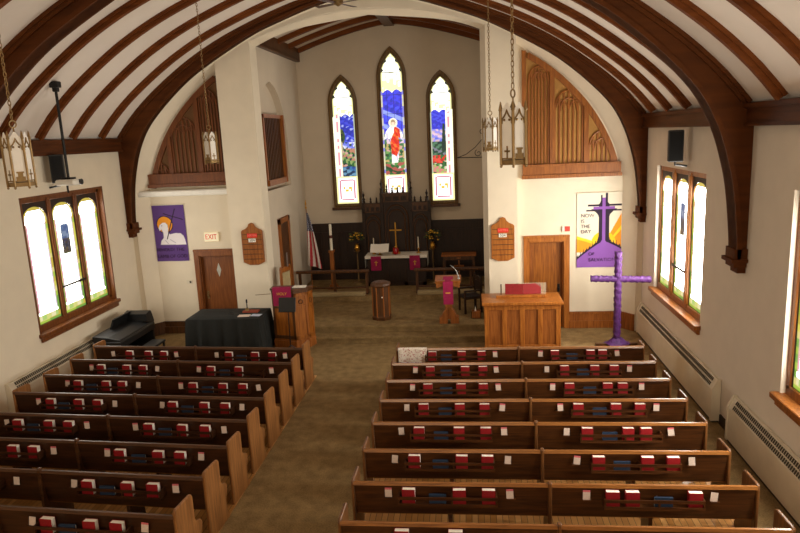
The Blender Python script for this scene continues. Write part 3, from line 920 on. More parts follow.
RA = [([-0.87,-0.26,0.15],[0.43],[-0.58]),([-0.86,-0.18,0.16],[-1.16,0.42],[-0.55]),([-0.85,-0.25,0.15],[-1.14,0.42],[-0.52]),([-0.87,-0.26,0.15],[-1.16,0.44],[-0.51]),([-0.88,-0.26,0.15],[-1.16,0.43],[-0.54]),([-0.88,-0.21,0.15],[-1.17,0.43],[-0.51]),([-0.88,-0.23,0.14],[-1.15,0.41],[-0.51]),([-0.88,-0.26],[],[])]
RB = [([1.64,2.35,2.59],[1.35,2.89],[1.98]),([1.71,2.27,2.63],[1.38,2.92],[2.05]),([1.67,2.33,2.59],[1.38,2.92],[2.02]),([1.68,2.28,2.66],[1.4,2.93],[2.02]),([1.67,2.27,2.53],[1.37,2.91],[2.0]),([1.67,2.32,2.66],[1.38,2.92],[1.98]),([1.67,1.91,2.66],[1.36,2.89],[2.28]),([],[],[])]
LA = [([-5.31, -4.71, -4.32],[-5.61, -4.04],[-5.02]),([-5.36, -4.76],[-5.65, -4.07],[-5.06]),([-5.36, -4.75, -4.35],[-5.63, -4.05],[-5.06]),([-5.35, -4.75, -4.36],[-5.58, -4.07],[-5.07]),([-5.35, -4.76, -4.36],[-5.61, -4.05],[-5.06]),([-5.36, -4.73, -4.38],[-5.6, -4.07],[-5.05]),([-5.33, -4.74, -4.36],[-5.58, -4.05],[-5.04]),([-5.33, -4.74, -4.38],[-5.58, -4.04],[-5.05])]
LB = [([-7.67, -7.21, -6.84],[-8.09, -6.56],[]),([-7.83, -7.24, -6.87],[-8.08, -6.58],[-7.56]),([-7.79, -7.18, -6.84],[-8.06, -6.53],[-7.49]),([-7.77, -7.2, -6.82],[-8.05, -6.51],[-7.5]),([-7.77, -7.18, -6.81],[-8.02, -6.5],[-7.48]),([-7.18, -6.82],[-6.51],[]),([],[-6.48],[]),([],[],[])]
# prototype hymnal: cover + page block
def make_book():
    w, h, t = .165, .195, .075
    m = MB().box(-w/2, w/2, 0, .004, 0, h).box(-w/2, w/2, t-.004, t, 0, h).box(-w/2-.003, -w/2+.003, 0, t, 0, h)
    o = m.build('hymnal', M_red)
    MB().box(-w/2+.003, w/2-.003, .004, t-.004, .004, h-.004).build('page_block', M_page, o)
    return o
bk = make_book(); bkused = False
def make_bible():
    m = MB().box(-.11, .11, 0, .004, 0, .125).box(-.11, .11, .026, .03, 0, .125).box(-.11, .11, 0, .03, .121, .125)
    o = m.build('songbook', M_blue)
    MB().box(-.106, .106, .004, .026, .003, .119).build('page_block', M_page, o)
    return o
sb = make_bible(); sbused = False
def make_card():
    return MB().box(-.045, .045, 0, .004, 0, .1).box(-.045, .045, 0, .004, .1, .125, 1).build('pew_card', [M_card, M_pink])
cd = make_card(); cdused = False
def make_card_plain():
    return MB().box(-.043, .043, 0, .004, 0, .115).build('pew_card', [M_card])
cp = make_card_plain(); cpused = False
def from_aisle(xs, side): return sorted(xs, reverse=(side == 'left'))
for side, T in (('right', (RA, RB)), ('left', (LA, LB))):
    for i in range(8):
        y = ROW0-RS*i
        books = from_aisle(T[0][i][0]+T[1][i][0], side)
        for k, x in enumerate(books):
            if bkused: o = copy_tree(bk)
            else: o = bk; bkused = True
            bx_, by_ = left_place(x, y) if side == 'left' else (x, y)
            o.location = (bx_, by_-.09, .6705); o.rotation_euler = (random.uniform(-.03, .0), 0, random.uniform(-.03, .03)-(TILT if side == 'left' else 0))
            pos = 'nearest the aisle' if k == 0 else '%s from the aisle' % ORD[k]
            tag(o, 'red hymnal %s, %s pew from the front, %s of the aisle' % (pos, ORD[i], side), 'book', 'red hymnals in the pew racks')
        for k, x in enumerate(from_aisle(T[0][i][2]+T[1][i][2], side)):
            if sbused: o = copy_tree(sb)
            else: o = sb; sbused = True
            bx_, by_ = left_place(x, y) if side == 'left' else (x, y)
            o.location = (bx_, by_-.08, .6735)
            pos = 'nearer the aisle' if k == 0 else 'nearer the wall'
            tag(o, 'blue book lying %s, %s pew from the front, %s of the aisle' % (pos, ORD[i], side), 'book', 'blue books in the pew racks')
        for k, x in enumerate(from_aisle(T[0][i][1]+T[1][i][1], side)):
            plainc = hsh(x*3.1, i*1.3, 4) < .35
            if plainc:
                if cpused: o = copy_tree(cp)
                else: o = cp; cpused = True
            else:
                if cdused: o = copy_tree(cd)
                else: o = cd; cdused = True
            bx_, by_ = left_place(x, y) if side == 'left' else (x, y)
            o.location = (bx_, by_-.02, .7225); o.rotation_euler = (-.08, random.uniform(-.12, .12), 0)
            pos = 'nearest the aisle' if k == 0 else '%s from the aisle' % ORD[k]
            tag(o, '%s card %s, %s pew from the front, %s of the aisle' % ('white' if plainc else 'pink-topped', pos, ORD[i], side), 'card', 'cards in the pew pockets')

# white patterned cloth over the front right pew
m = MB()
n = 14
rows = []
prof = [(.112, .56), (.09, .72), (.068, .85), (.062, .905), (.035, .93), (-.005, .928), (-.03, .905), (-.035, .78), (-.037, .6), (-.038, .47)]
for j, (yy, zz) in enumerate(prof):
    rows.append([(-1.585+.6*i/n, ROW0+yy-(.012*math.sin(i*1.3) if j > 5 else 0), zz) for i in range(n+1)])
m.strip(rows)
def speck():
    mt, nt, b = newmat('flecked_cloth')
    tc = nt.nodes.new('ShaderNodeTexCoord'); v = nt.nodes.new('ShaderNodeTexNoise'); v.inputs['Scale'].default_value = 32
    r = nt.nodes.new('ShaderNodeValToRGB'); r.color_ramp.elements[0].position = .36; r.color_ramp.elements[1].position = .46
    r.color_ramp.elements[0].color = (*lin('#B5706A'), 1); r.color_ramp.elements[1].color = (*lin('#E9E0D4'), 1)
    nt.links.new(tc.outputs['Object'], v.inputs['Vector']); nt.links.new(v.outputs['Fac'], r.inputs['Fac']); nt.links.new(r.outputs['Color'], b.inputs['Base Color'])
    b.inputs['Roughness'].default_value = .9
    return mt
o = m.build('folded_blanket', speck(), smooth=True)
tag(o, 'white flecked cloth draped over the back of the front right pew', 'blanket')

# ------------------------------------------------------------------ radiators
def radiator(name, s, y0, y1, label):
    xw = XL+.012 if s > 0 else XR-.012
    root = empty(name, (xw, (y0+y1)/2, 0)); root.rotation_euler = (0, 0, 0)
    tag(root, label, 'radiator', 'long wall radiators')
    L = (y1-y0)/2
    f = lambda d: s*d
    prof = [(f(0), .06), (f(.14), .06), (f(.14), .62), (f(.05), .8), (f(0), .8)]
    MB().prism(prof, 'y', -L, L).build('cabinet', M_cream, root)
    m = MB()
    n = int((y1-y0)/.06)
    for i in range(n):
        y = -L+.15+(2*L-.3)*i/n
        for (d0, z0), (d1, z1) in (((.13, .645), (.1, .705)), ((.09, .725), (.06, .785))):
            nx, nz = .008, .005
            m.quad([(f(d0+.003), y, z0+.003), (f(d0+.003), y+.042, z0+.003), (f(d1+.003), y+.042, z1+.003), (f(d1+.003), y, z1+.003)])
    m.build('grille_slots', M_slot, root, weld=False)
    for y in (-L, L): MB().prism([(f(0), .04), (f(.155), .04), (f(.155), .63), (f(.06), .82), (f(0), .82)], 'y', y-.03, y+.03).build('end_cap', M_cream, root)
    MB().box(min(0, f(.12)), max(0, f(.12)), -L, L, 0, .06).build('plinth', M_spand, root)
radiator('radiator', -1, 11.56, 16.9, 'long cream radiator on the right wall below the far window')
radiator('radiator', -1, 5.6, 10.82, 'cream radiator on the right wall nearest the camera')
radiator('radiator', 1, 11.5, 16.5, 'cream radiator along the left wall behind the black piano')

# ------------------------------------------------------------------ hanging lanterns
def make_lantern():
    root = empty('lantern', (0, 0, 0))
    R = .15; n = 6
    m = MB()
    P = [(R*math.cos(PI/6+2*PI*k/n), R*math.sin(PI/6+2*PI*k/n)) for k in range(n)]
    for k in range(n):
        x, y = P[k]
        m.lathe([(.016, 0), (.016, .56), (.022, .57), (.004, .66)], 6, (x, y, 0))
        m.ball((x, y, -.015), .016, 6, 4)
    for z0, z1 in ((.0, .05), (.06, .075)):
        m.prism([(x*.98, y*.98) for x, y in P], 'z', z0, z1)
    for k in range(n):                        # pointed arch on each face
        a, b = Vector((*P[k], 0)), Vector((*P[(k+1) % n], 0))
        pts = [a.lerp(b, t)*1.01+Vector((0, 0, z)) for t, z in ((.1, .43), (.14, .48), (.3, .505), (.42, .535), (.5, .575), (.58, .535), (.7, .505), (.86, .48), (.9, .43))]
        m.tube(pts, .009, 5)
        for t in (.3, .7):
            q = a.lerp(b, t)*1.01; m.ball((q.x, q.y, .47), .014, 5, 4)
    m.build('frame', M_brass, root)
    for k in range(n):
        a, b = Vector((*P[k], 0))*.97, Vector((*P[(k+1) % n], 0))*.97
        mb = MB()
        out = []
        for t, z in ((0, .06), (1, .06), (1, .52), (.9, .58), (.75, .6), (.6, .64), (.5, .65), (.4, .64), (.25, .6), (.1, .58), (0, .52)):
            q = a.lerp(b, t); out.append((q.x, q.y, z))
        gp = mb.quad(out).build('glass_panel', M_frost, root)
        mb = MB(); c = a.lerp(b, .5)*1.03; d = (b-a).normalized()
        if k % 2 == 0:
            for h0, h1, w in ((.07, .2, .01), (.135, .155, .035)):
                A_, B_ = c-d*w, c+d*w
                mb.quad([(A_.x, A_.y, h0), (B_.x, B_.y, h0), (B_.x, B_.y, h1), (A_.x, A_.y, h1)])
        else:
            for w0, h0, h1 in ((.05, .07, .12), (.028, .12, .16), (.04, .16, .18)):
                A_, B_ = c-d*w0, c+d*w0
                mb.quad([(A_.x, A_.y, h0), (B_.x, B_.y, h0), (B_.x, B_.y, h1), (A_.x, A_.y, h1)])
        mb.build('cross_ornament' if k % 2 == 0 else 'crown_ornament', M_brass, gp, weld=False)
    m = MB()
    m.lathe([(.1, .56), (.03, .6), (.012, .66)], 6, (0, 0, 0)); m.tube([(0, 0, .66), (0, 0, .70)], .01, 6)
    m.tube([(.042*math.cos(2*PI*k/14), 0, .74+.042*math.sin(2*PI*k/14)) for k in range(14)], .009, 6, True)
    m.build('hanger_ring', M_brass, root)
    return root
def lantern_chain(root, L):
    m = MB(); z = .79; i = 0
    while z < L-.03:
        c = z+.03
        pts = []
        for k in range(10):
            t = 2*PI*k/10; a = .016*math.cos(t); b = .036*math.sin(t)
            pts.append((a, 0, c+b) if i % 2 else (0, a, c+b))
        m.tube(pts, .0055, 5, True); z += .055; i += 1
    m.build('chain', M_brass, root)
    MB().lathe([(.008, L-.05), (.03, L-.035), (.06, L-.02), (.065, L)], 12).build('ceiling_canopy', M_brass, root)
lt = make_lantern()
lanterns = [(.47, 7.25, 4.96, 'large hanging lantern on a brass chain in front of the right pier', .98),
            (-5.43, 7.55, 4.92, 'hanging lantern at the far left beside the projector', 1.15),
            (.43, 13.7, 4.93, 'small far lantern hanging just left of the larger right lantern', .3),
            (-5.45, 13.7, 4.92, 'small far lantern hanging before the left organ grille', .25)]
roots = [lt]
for i in range(3): roots.append(copy_tree(lt))
for rt, (x, y, z, lb, rz) in zip(roots, lanterns):
    rt.location = (x, y, z); rt.rotation_euler = (0, 0, rz)
    tag(rt, lb, 'lantern', 'brass lanterns hanging from the ceiling')
    lantern_chain(rt, zc(x-XC)-z+.02)

# ceiling fan
fx, fy = -2.62, 14.2
r = empty('ceiling_fan', (fx, fy, 7.985)); tag(r, 'brown ceiling fan hanging below the crown of the vault', 'ceiling fan')
MB().lathe([(.02, .0), (.05, .02), (.1, .04), (.11, .1), (.09, .16), (.03, .2)], 16).build('motor', M_brass, r, smooth=True)
MB().tube([(0, 0, .18), (0, 0, zc(fx-XC)-7.985)], .015, 8).lathe([(.02, zc(fx-XC)-8.065), (.06, zc(fx-XC)-7.985)], 12).build('downrod', M_brass, r)
for k in range(4):
    a = math.radians(-28+90*k); d = Vector((math.cos(a), math.sin(a), 0)); e = Vector((-d.y, d.x, .12))
    m = MB()
    p0, p1 = d*.1, d*.58
    m.quad([p0-e*.045+Vector((0,0,.06)), p1-e*.065+Vector((0,0,.06)), p1+e*.065+Vector((0,0,.06)), p0+e*.045+Vector((0,0,.06))])
    m.quad([p0-e*.045+Vector((0,0,.052)), p1-e*.065+Vector((0,0,.052)), p1+e*.065+Vector((0,0,.052)), p0+e*.045+Vector((0,0,.052))])
    m.build('blade', M_mid, r)

# projector on its pole
px_, py_ = -8.14, 12.75
zt = zc(px_-XC)-.02
r = empty('projector', (px_, py_, 4.62)); tag(r, 'white projector on a black ceiling pole above the left window', 'projector')
MB().box(-.2, .22, -.18, .16, 0, .12).build('body', M_white, r, bevel=.03)
MB().lathe([(.055, 0), (.06, .05)], 14, (0, 0, 0)).build('lens', M_black, r)
r.children[-1].rotation_euler = (0, PI/2, 0); r.children[-1].location = (.2, .05, .06)
MB().box(-.1, .1, -.1, .1, .12, .16).build('mount_plate', M_blackm, r)
MB().tube([(0, 0, .14), (0, 0, zt-4.62-.05)], .028, 10).build('pole', M_blackm, r)
MB().box(-.09, .09, -.07, .07, zt-4.62-.12, zt-4.62+.0).box(-.05, .05, -.05, .05, zt-4.62-.2, zt-4.62-.1).build('ceiling_plate', M_blackm, r, bevel=.01)
MB().tube([(.02, -.1, 0), (.03, -.12, -.08), (.02, -.1, -.14)], .02, 6).build('cable_loop', M_black, r)

# loudspeakers
def speaker(x, y, z, s, label, tilt):
    r = empty('loudspeaker', (x, y, z), tilt); tag(r, label, 'loudspeaker', 'black wall loudspeakers')
    MB().box(-.14, .14, -.15, .13, 0, .62).build('cabinet', M_black, r, bevel=.015)
    MB().box(-.12, .12, -.158, -.15, .03, .59).build('grille_cloth', plain('speaker_grille', '#0B0B0C', .9), r)
    MB().tube([(0, .0, 0), (0, .02, -.06), (s*.23, .1, -.1)], .022, 8).build('bracket', M_blackm, r)
speaker(4.08, 13.8, 4.55, 1, 'black loudspeaker high on the right wall above the window', -.2)
speaker(-9.06, 13.85, 4.62, -1, 'black loudspeaker high on the left wall behind the projector', .5)

# ------------------------------------------------------------------ signs and boards
r = empty('exit_sign', (-7.18, YA-.05, 2.78)); tag(r, 'lit exit sign with red letters above the left door', 'sign')
ms, nt, b = newmat('lit_sign'); b.inputs['Base Color'].default_value = (*lin('#F2E6C6'), 1); b.inputs['Emission Color'].default_value = (*lin('#F2E2BC'), 1); b.inputs['Emission Strength'].default_value = .25
MB().box(-.2, .2, -.03, .05, -.13, .13).build('housing', ms, r, bevel=.012)
text('lettering', 'EXIT', .2, M_redletter, (0, -.034, 0), r, sx=.82)
r = empty('fire_alarm', (2.47, YA, 2.71)); tag(r, 'small red and white fire alarm above the right door', 'fire alarm')
MB().box(-.1, .1, -.05, 0, -.07, .07).build('backplate', M_white, r, bevel=.008)
MB().box(-.03, .1, -.065, -.05, -.065, .065).build('red_face', M_fired, r)
r = empty('light_switch', (-7.95, YA, 1.5)); tag(r, 'small light switch plate beside the left door', 'light switch')
MB().box(-.11, .06, -.012, 0, -.06, .06).build('plate', M_cream, r)
MB().box(-.02, .03, -.02, -.012, -.03, .03).build('toggle', M_slot, r)
def hymn_board(x, label, zc0, tilt=0):
    r = empty('hymn_board', (x, YF, zc0)); tag(r, label, 'hymn board', 'wooden hymn boards on the piers')
    w = .3
    out = [(-w, -.48)]+[(-w, .36), (-w+.03, .4), (-.17, .44), (-.1, .5)]+[(.1*math.cos(t), .5+.1*math.sin(t)) for t in (PI*.75, PI*.5, PI*.25)]+[(.1, .5), (.17, .44), (w-.03, .4), (w, .36), (w, -.48), (.12, -.56), (-.12, -.56)]
    MB().prism(out, 'y', -.05, 0).build('board', M_gold if x > 0 else M_golddk, r, bevel=.008)
    m = MB()
    for k in range(6): m.box(-w+.03, w-.03, -.062, -.05, -.40+k*.135, -.385+k*.135)
    m.build('number_rail', M_mid, r)
    MB().box(-.13, .15, -.066, -.058, .2, .31).build('season_card', M_redletter, r)
    MB().box(-.1, .1, -.066, -.058, .075, .17).build('number_card', M_page, r)
    text('lettering', 'HYMN', .085, plain('card_letter', '#F08A7A', .6), (.01, -.067, .255), r, depth=.001)
    text('numerals', '504', .1, M_blackm, (0, -.067, .122), r, depth=.001)
hymn_board(.81, 'bright wooden hymn board on the right pier beside the lantern', 2.52)
hymn_board(-5.9, 'wooden hymn board on the left pier beside the exit door', 2.58)

# ------------------------------------------------------------------ banners
def bannerL(u, v):
    W, H = .93, 1.58
    x, z = u*W, v*H
    base = lin('#5B3A82')
    cx, cz, R = .33, 1.04, .235
    bone = lin('#241433')
    def staff():
        return segd(x, z, (.36, .62), (.66, 1.47)) < .014 or segd(x, z, (.33, 1.35), (.86, 1.17)) < .013
    lamb_body = [(.14, .47), (.17, .58), (.26, .68), (.26, .8), (.22, .9), (.16, .86), (.13, .93), (.17, 1.03), (.27, 1.1), (.36, 1.1), (.42, 1.03), (.43, .92), (.41, .82), (.46, .77), (.62, .8), (.76, .79), (.84, .72), (.88, .6), (.9, .46)]
    if staff() and z > .62: return bone
    if inpoly(x, z, lamb_body):
        edge = min(segd(x, z, lamb_body[i], lamb_body[(i+1) % len(lamb_body)]) for i in range(len(lamb_body)))
        if edge < .006: return lin('#8E86A0')
        if segd(x, z, (.45, .62), (.6, .52)) < .007 or segd(x, z, (.3, .6), (.38, .5)) < .007 or (x-.24)**2+(z-1.01)**2 < .0003: return lin('#9A92AA')
        return lin('#ECE7EC')
    d = math.hypot(x-cx, z-cz)
    if d < R-.012: return lin('#EE9B1C')
    if d < R+.012: return bone
    return base
r = empty('lamb_banner', (-8.37, YA-.03, 2.12)); tag(r, 'purple banner with a white lamb and leaning cross', 'banner')
painted('banner_cloth', 93, 158, lambda u, v: (-.465+.93*u, .012*math.sin(u*7+v*2), 1.58*v), bannerL, M_paint, r)
text('lettering', 'BEHOLD! THE', .13, M_ink, (-.04, -.016, .33), r, depth=.001)
text('lettering', 'LAMB OF GOD', .13, M_ink, (0, -.016, .14), r, depth=.001)
MB().tube([(-.5, 0, 1.59), (.5, 0, 1.59)], .012, 6).build('hanging_rod', M_cream, r)
def bannerR(u, v):
    # coordinates of the design: X 0..222, Y 0 (top) .. 417 (bottom)
    X, Y = u*222, (1-v)*417
    D = lin('#24122E'); PU = lin('#8A55B0')
    def hill(x): return 268+105*(abs(x-132)/132)**1.15-(18 if abs(x-132) < 14 else 0)*(1-abs(x-132)/14 if abs(x-132) < 14 else 0)+(0 if x < 132 else -20*(x-132)/90)
    hy = hill(X)
    if 125 < X < 142 and 26 < Y < hy+4: return PU
    if 80 < X < 187 and 75 < Y < 91: return PU
    if Y > hy: return PU
    # thorns along the hill
    th = 12+15*max(0, math.sin(X*.42))**3+9*max(0, math.sin(X*.73+1))**3
    if Y > hy-th and abs(X-132) > 10: return D
    # dark body of the cross
    half = 26 if Y > 140 else 26+30*((140-Y)/45)**2.2
    if Y > 88 and Y < hy and abs(X-134) < (half+(max(0, Y-240)*.25)): return D
    if 92 < Y < 102 and 46 < X < 222: return D
    if 62 < Y < 74 and 53 < X < 222: return D
    if 74 <= Y <= 92 and (108 < X < 160): return D
    if Y < 74:
        e = 16+26*max(0, (Y-35)/39)**2.5
        if Y > 28 and abs(X-134) < e: return D
        if 117 < X < 125 and 12 < Y: return D
        if 142 < X < 152 and Y > 1: return D
    if math.hypot(X-133, Y-275) < 60: return lin('#F2C31C')
    if inpoly(X, Y, [(165, 225), (222, 112), (222, 180), (172, 250)]): return lin('#EE9A1E')
    if inpoly(X, Y, [(172, 250), (222, 180), (222, 205), (176, 262)]): return lin('#F4CF2A')
    if inpoly(X, Y, [(176, 258), (222, 205), (222, 300), (176, 300)]): return lin('#EE9A1E')
    if inpoly(X, Y, [(0, 255), (85, 285), (85, 330), (0, 330)]): return lin('#EE9A1E')
    if inpoly(X, Y, [(0, 238), (85, 268), (85, 290), (0, 258)]): return lin('#F4CF2A')
    return lin('#E9DFCC')
r = empty('salvation_banner', (3.32, YA-.03, 1.66)); tag(r, 'white banner with a dark cross on a purple hill and sunrise', 'banner')
painted('banner_cloth', 114, 196, lambda u, v: (-.57+1.14*u, .01*math.sin(u*6+v*3), 1.96*v), bannerR, M_paint, r)
for w_, z_ in (('NOW', 1.375), ('IS', 1.23), ('THE', 1.095), ('DAY', .955)):
    text('lettering', w_, .13, M_inkgold, (-.47, -.014, z_), r, depth=.001, align='LEFT')
text('lettering', 'OF', .12, M_ink, (-.27, -.014, .36), r, depth=.001, align='LEFT')
text('lettering', 'SALVATION', .125, M_ink, (-.27, -.014, .2), r, depth=.001, align='LEFT', sx=1.05)
MB().tube([(-.62, 0, 1.97), (.62, 0, 1.97)], .01, 6).build('hanging_rod', M_cream, r)

# ------------------------------------------------------------------ purple wrapped cross
r = empty('wrapped_cross', (3.49, 15.95, 0)); tag(r, 'tall wooden cross wrapped in purple cloth beside the right wall', 'cross')
def wrapped(p0, p1, w, name, n=46):
    p0, p1 = Vector(p0), Vector(p1); d = (p1-p0); L = d.length; d.normalize()
    a = Vector((0, 1, 0)); b = d.cross(a)
    rows = []
    for i in range(n+1):
        t = i/n; c = p0+d*L*t; row = []
        for k in range(12):
            th = 2*PI*k/12
            q = w*(1+.12*math.sin(th*2+i*1.9)+.08*math.sin(i*2.7+th*3))
            ca, sa = math.cos(th), math.sin(th)
            e = 1/max(abs(ca), abs(sa))**.6
            row.append(c+(a*ca+b*sa)*q*e)
        rows.append(row)
    m = MB().strip(rows, 0, True); m.quad(rows[0]); m.quad(rows[-1])
    return m.build(name, M_purple, r, smooth=True)
wrapped((0, 0, .04), (0, 0, 2.35), .082, 'upright')
wrapped((-.64, 0, 1.7), (.77, 0, 1.65), .075, 'cross_arm', 34)
MB().box(-.5, .5, -.05, .05, 0, .06).box(-.05, .05, -.35, .35, 0, .06).build('base', M_mid, r)
m = MB(); rows = []
for i in range(7):
    q = i/6; rows.append([(( .1+.2*q)*math.cos(2*PI*k/20)*(1+.15*math.sin(k*2.1)), (.09+.15*q)*math.sin(2*PI*k/20), .2-.135*min(1, q*1.4)+.012*math.sin(k*1.7)) for k in range(20)])
m.strip(rows, 0, True).build('base_cloth', M_purple, r, smooth=True)

# ------------------------------------------------------------------ right organ console
r = empty('organ_console', (1.17, 15.75, 0)); tag(r, 'golden oak organ console with four front panels before the right pier', 'organ')
w = .89
m = MB().box(-w, w, -.24, .3, 0, 1.2)
m.build('body', M_golddk, r)
m = MB().box(-w-.02, w+.02, -.29, -.24, 0, .2).box(-w-.02, w+.02, -.29, -.24, 1.08, 1.2)
for i in range(5):
    c = -w+.04+i*(2*w-.08)/4; m.box(c-.055, c+.055, -.29, -.24, .2, 1.08)
m.build('front_frame', M_gold, r, bevel=.006)
for i in range(4):
    c = -w+.04+(i+.5)*(2*w-.08)/4
    MB().box(c-.165, c+.165, -.255, -.238, .2, 1.08).build('front_panel', M_golddk, r)
MB().box(-w-.07, w+.07, -.36, .62, 1.2, 1.28).build('console_top', M_gold, r, bevel=.015)
MB().box(-w, w, .3, .55, 0, 1.2).build('rear_case', M_golddk, r)
MB().box(-.6, .6, .1, .3, 1.28, 1.34).build('music_ledge', M_gold, r, bevel=.008)
gm, nt, b = newmat('clear_rack'); b.inputs['Alpha'].default_value = .22; b.inputs['Base Color'].default_value = (*lin('#E8E0C8'), 1); b.inputs['Roughness'].default_value = .1
MB().box(-.1, .62, .235, .243, 1.34, 1.62).build('clear_music_rack', gm, r)
MB().box(-.49, -.46, .2, .23, 1.34, 1.6).build('rack_post', M_mid, r)
o = empty('red_music_book', (1.23, 15.93, 1.345)); tag(o, 'red music folder standing open on the organ console', 'book')
for s in (-1, 1):
    x0, x1 = sorted((0, s*.44))
    b_ = MB().box(x0+.003, x1-.003, 0, .018, 0, .26).build('cover', M_red, o); b_.rotation_euler = (-.12, 0, s*.08)

# ------------------------------------------------------------------ pulpit on the left
r = empty('pulpit', (-4.6, 16.3, 0)); tag(r, 'panelled oak pulpit beside the left pier at the chancel steps', 'pulpit')
plan = [(-.55, -.25), (.06, -.42), (.36, -.2), (.44, .02), (.44, .05), (-.55, .05)]
def grow(pl, k): 
    cx = sum(p[0] for p in pl)/len(pl); cy = sum(p[1] for p in pl)/len(pl)
    return [(cx+(p[0]-cx)*k, cy+(p[1]-cy)*k) for p in pl]
MB().prism(plan, 'z', .2, 1.52).build('body', M_door, r)
MB().prism(grow(plan, 1.06), 'z', 0, .22).prism(grow(plan, 1.03), 'z', .22, .27).build('plinth', M_golddk, r, bevel=.008)
MB().prism(grow(plan, 1.08), 'z', 1.54, 1.6).prism(grow(plan, 1.04), 'z', 1.48, 1.54).build('top_moulding', M_mid, r, bevel=.01)
for i in (0, 1, 2):
    a, b = Vector((*plan[i], 0)), Vector((*plan[i+1], 0)); d = (b-a).normalized(); nn = Vector((d.y, -d.x, 0))
    m = MB(); L = (b-a).length
    def pb(t0, t1, z0, z1, e=.015):
        A_, B_ = a+d*t0+nn*.0, a+d*t1
        p = [(A_.x, A_.y), (B_.x, B_.y), ((B_+nn*e).x, (B_+nn*e).y), ((A_+nn*e).x, (A_+nn*e).y)]
        m.prism(p, 'z', z0, z1)
    pb(0, .06, .27, 1.48); pb(L-.06, L, .27, 1.48); pb(0, L, .27, .36); pb(0, L, 1.4, 1.48); pb(0, L, 1.08, 1.13)
    m.build('panel_frame', M_door if i else M_mid, r)  # darker wood on the left face puts its shade in the colour
    if i > 0:
        c = a+d*(L/2)+nn*.012
        MB().tube([(c.x+d.x*.055*math.cos(q*PI/6), c.y+d.y*.055*math.cos(q*PI/6), 1.25+.055*math.sin(q*PI/6)) for q in range(12)], .01, 5, True).build('carved_roundel', M_mid, r)
r2 = empty('pulpit_hanging', (-4.83, 15.93, 1.42)); tag(r2, 'magenta hanging with gold lettering on the front of the pulpit', 'cloth hanging')
m = MB(); rows = []
for j in range(9):
    z = .24-.48*j/8
    rows.append([(-.24+.48*i/10, -.06-.004*math.sin(i*1.1)*j/8, z) for i in range(11)])
rows.insert(0, [(-.24+.48*i/10, .12, .225) for i in range(11)])
m.strip(rows).build('cloth', M_maroon, r2, smooth=True)
text('lettering', 'HOLY', .1, M_yellow, (0, -.07, .07), r2, depth=.002)
tag(MB().prism([(-.17, -.1), (.17, -.08), (.16, .12), (-.16, .1)], 'z', 0, .02).build('open_book', M_page), 'white open book lying on top of the pulpit', 'book')
bpy.data.objects['open_book'].location = (-4.42, 16.1, 1.61)

# music stand in front
r = empty('music_stand', (-4.62, 15.55, 0)); tag(r, 'black music stand with solid desk in front of the pulpit', 'music stand')
d_ = MB().box(-.22, .22, -.012, .012, -.16, .2).box(-.22, .22, -.06, .0, -.17, -.155).build('desk', M_black, r, bevel=.006)
d_.location = (0, 0, 1.27); d_.rotation_euler = (-.25, 0, -.05)
MB().tube([(0, .03, .2), (0, .03, 1.25)], .013, 8).build('pole', M_blackm, r)
for k in range(3):
    a = 2*PI*k/3+.4
    MB().tube([(0, .03, .22), (.26*math.cos(a), .03+.26*math.sin(a), .012)], .011, 6).build('leg', M_blackm, r)

# high-backed chair behind the pulpit
def hchair(name, loc, rz, label, h=1.35):
    r = empty(name, loc, rz); tag(r, label, 'chair'); wd = M_golddk if h > 1.2 else M_dark; pad = M_tan if h > 1.2 else M_dark
    for sx in (-.24, .24):
        MB().box(sx-.025, sx+.025, -.03, .03, 0, h).ball((sx, 0, h+.02), .03).build('rear_post', wd, r)
        MB().box(sx-.025, sx+.025, -.5, -.45, 0, .62).build('front_leg', wd, r)
        MB().box(sx-.03, sx+.03, -.5, .03, .62, .66).build('armrest', wd, r)
    MB().prism([(-.24, h-.12), (.24, h-.12), (.24, h-.05), (.1, h), (0, h+.02), (-.1, h), (-.24, h-.05)], 'y', -.02, .02).build('crest_rail', wd, r)
    MB().box(-.2, .2, -.025, .02, .6, h-.13).build('back_pad', pad, r)
    MB().box(-.24, .24, -.48, .02, .4, .48).build('seat', pad, r, bevel=.015)
hchair('chancel_chair', (-5.2, 17.6, .34), math.radians(75), 'high-backed wooden chair with pale back behind the pulpit', 1.5)
hchair('chancel_chair', (.15, 18.2, .34), math.radians(-70), 'dark wooden armchair behind the right pier by the lectern', 1.0)
o = empty('offering_box', (.08, 17.45, .34)); tag(o, 'small wooden box with white paper beside the lectern', 'box')
MB().box(-.13, .13, -.1, .1, 0, .02).box(-.13, -.11, -.1, .1, 0, .2).box(.11, .13, -.1, .1, 0, .2).box(-.13, .13, -.1, -.08, 0, .2).box(-.13, .13, .08, .1, 0, .2).build('case', M_golddk, o)
MB().prism([(-.07, .02), (.03, .02), (-.02, .34)], 'y', -.02, .0).build('paper', M_page, o)

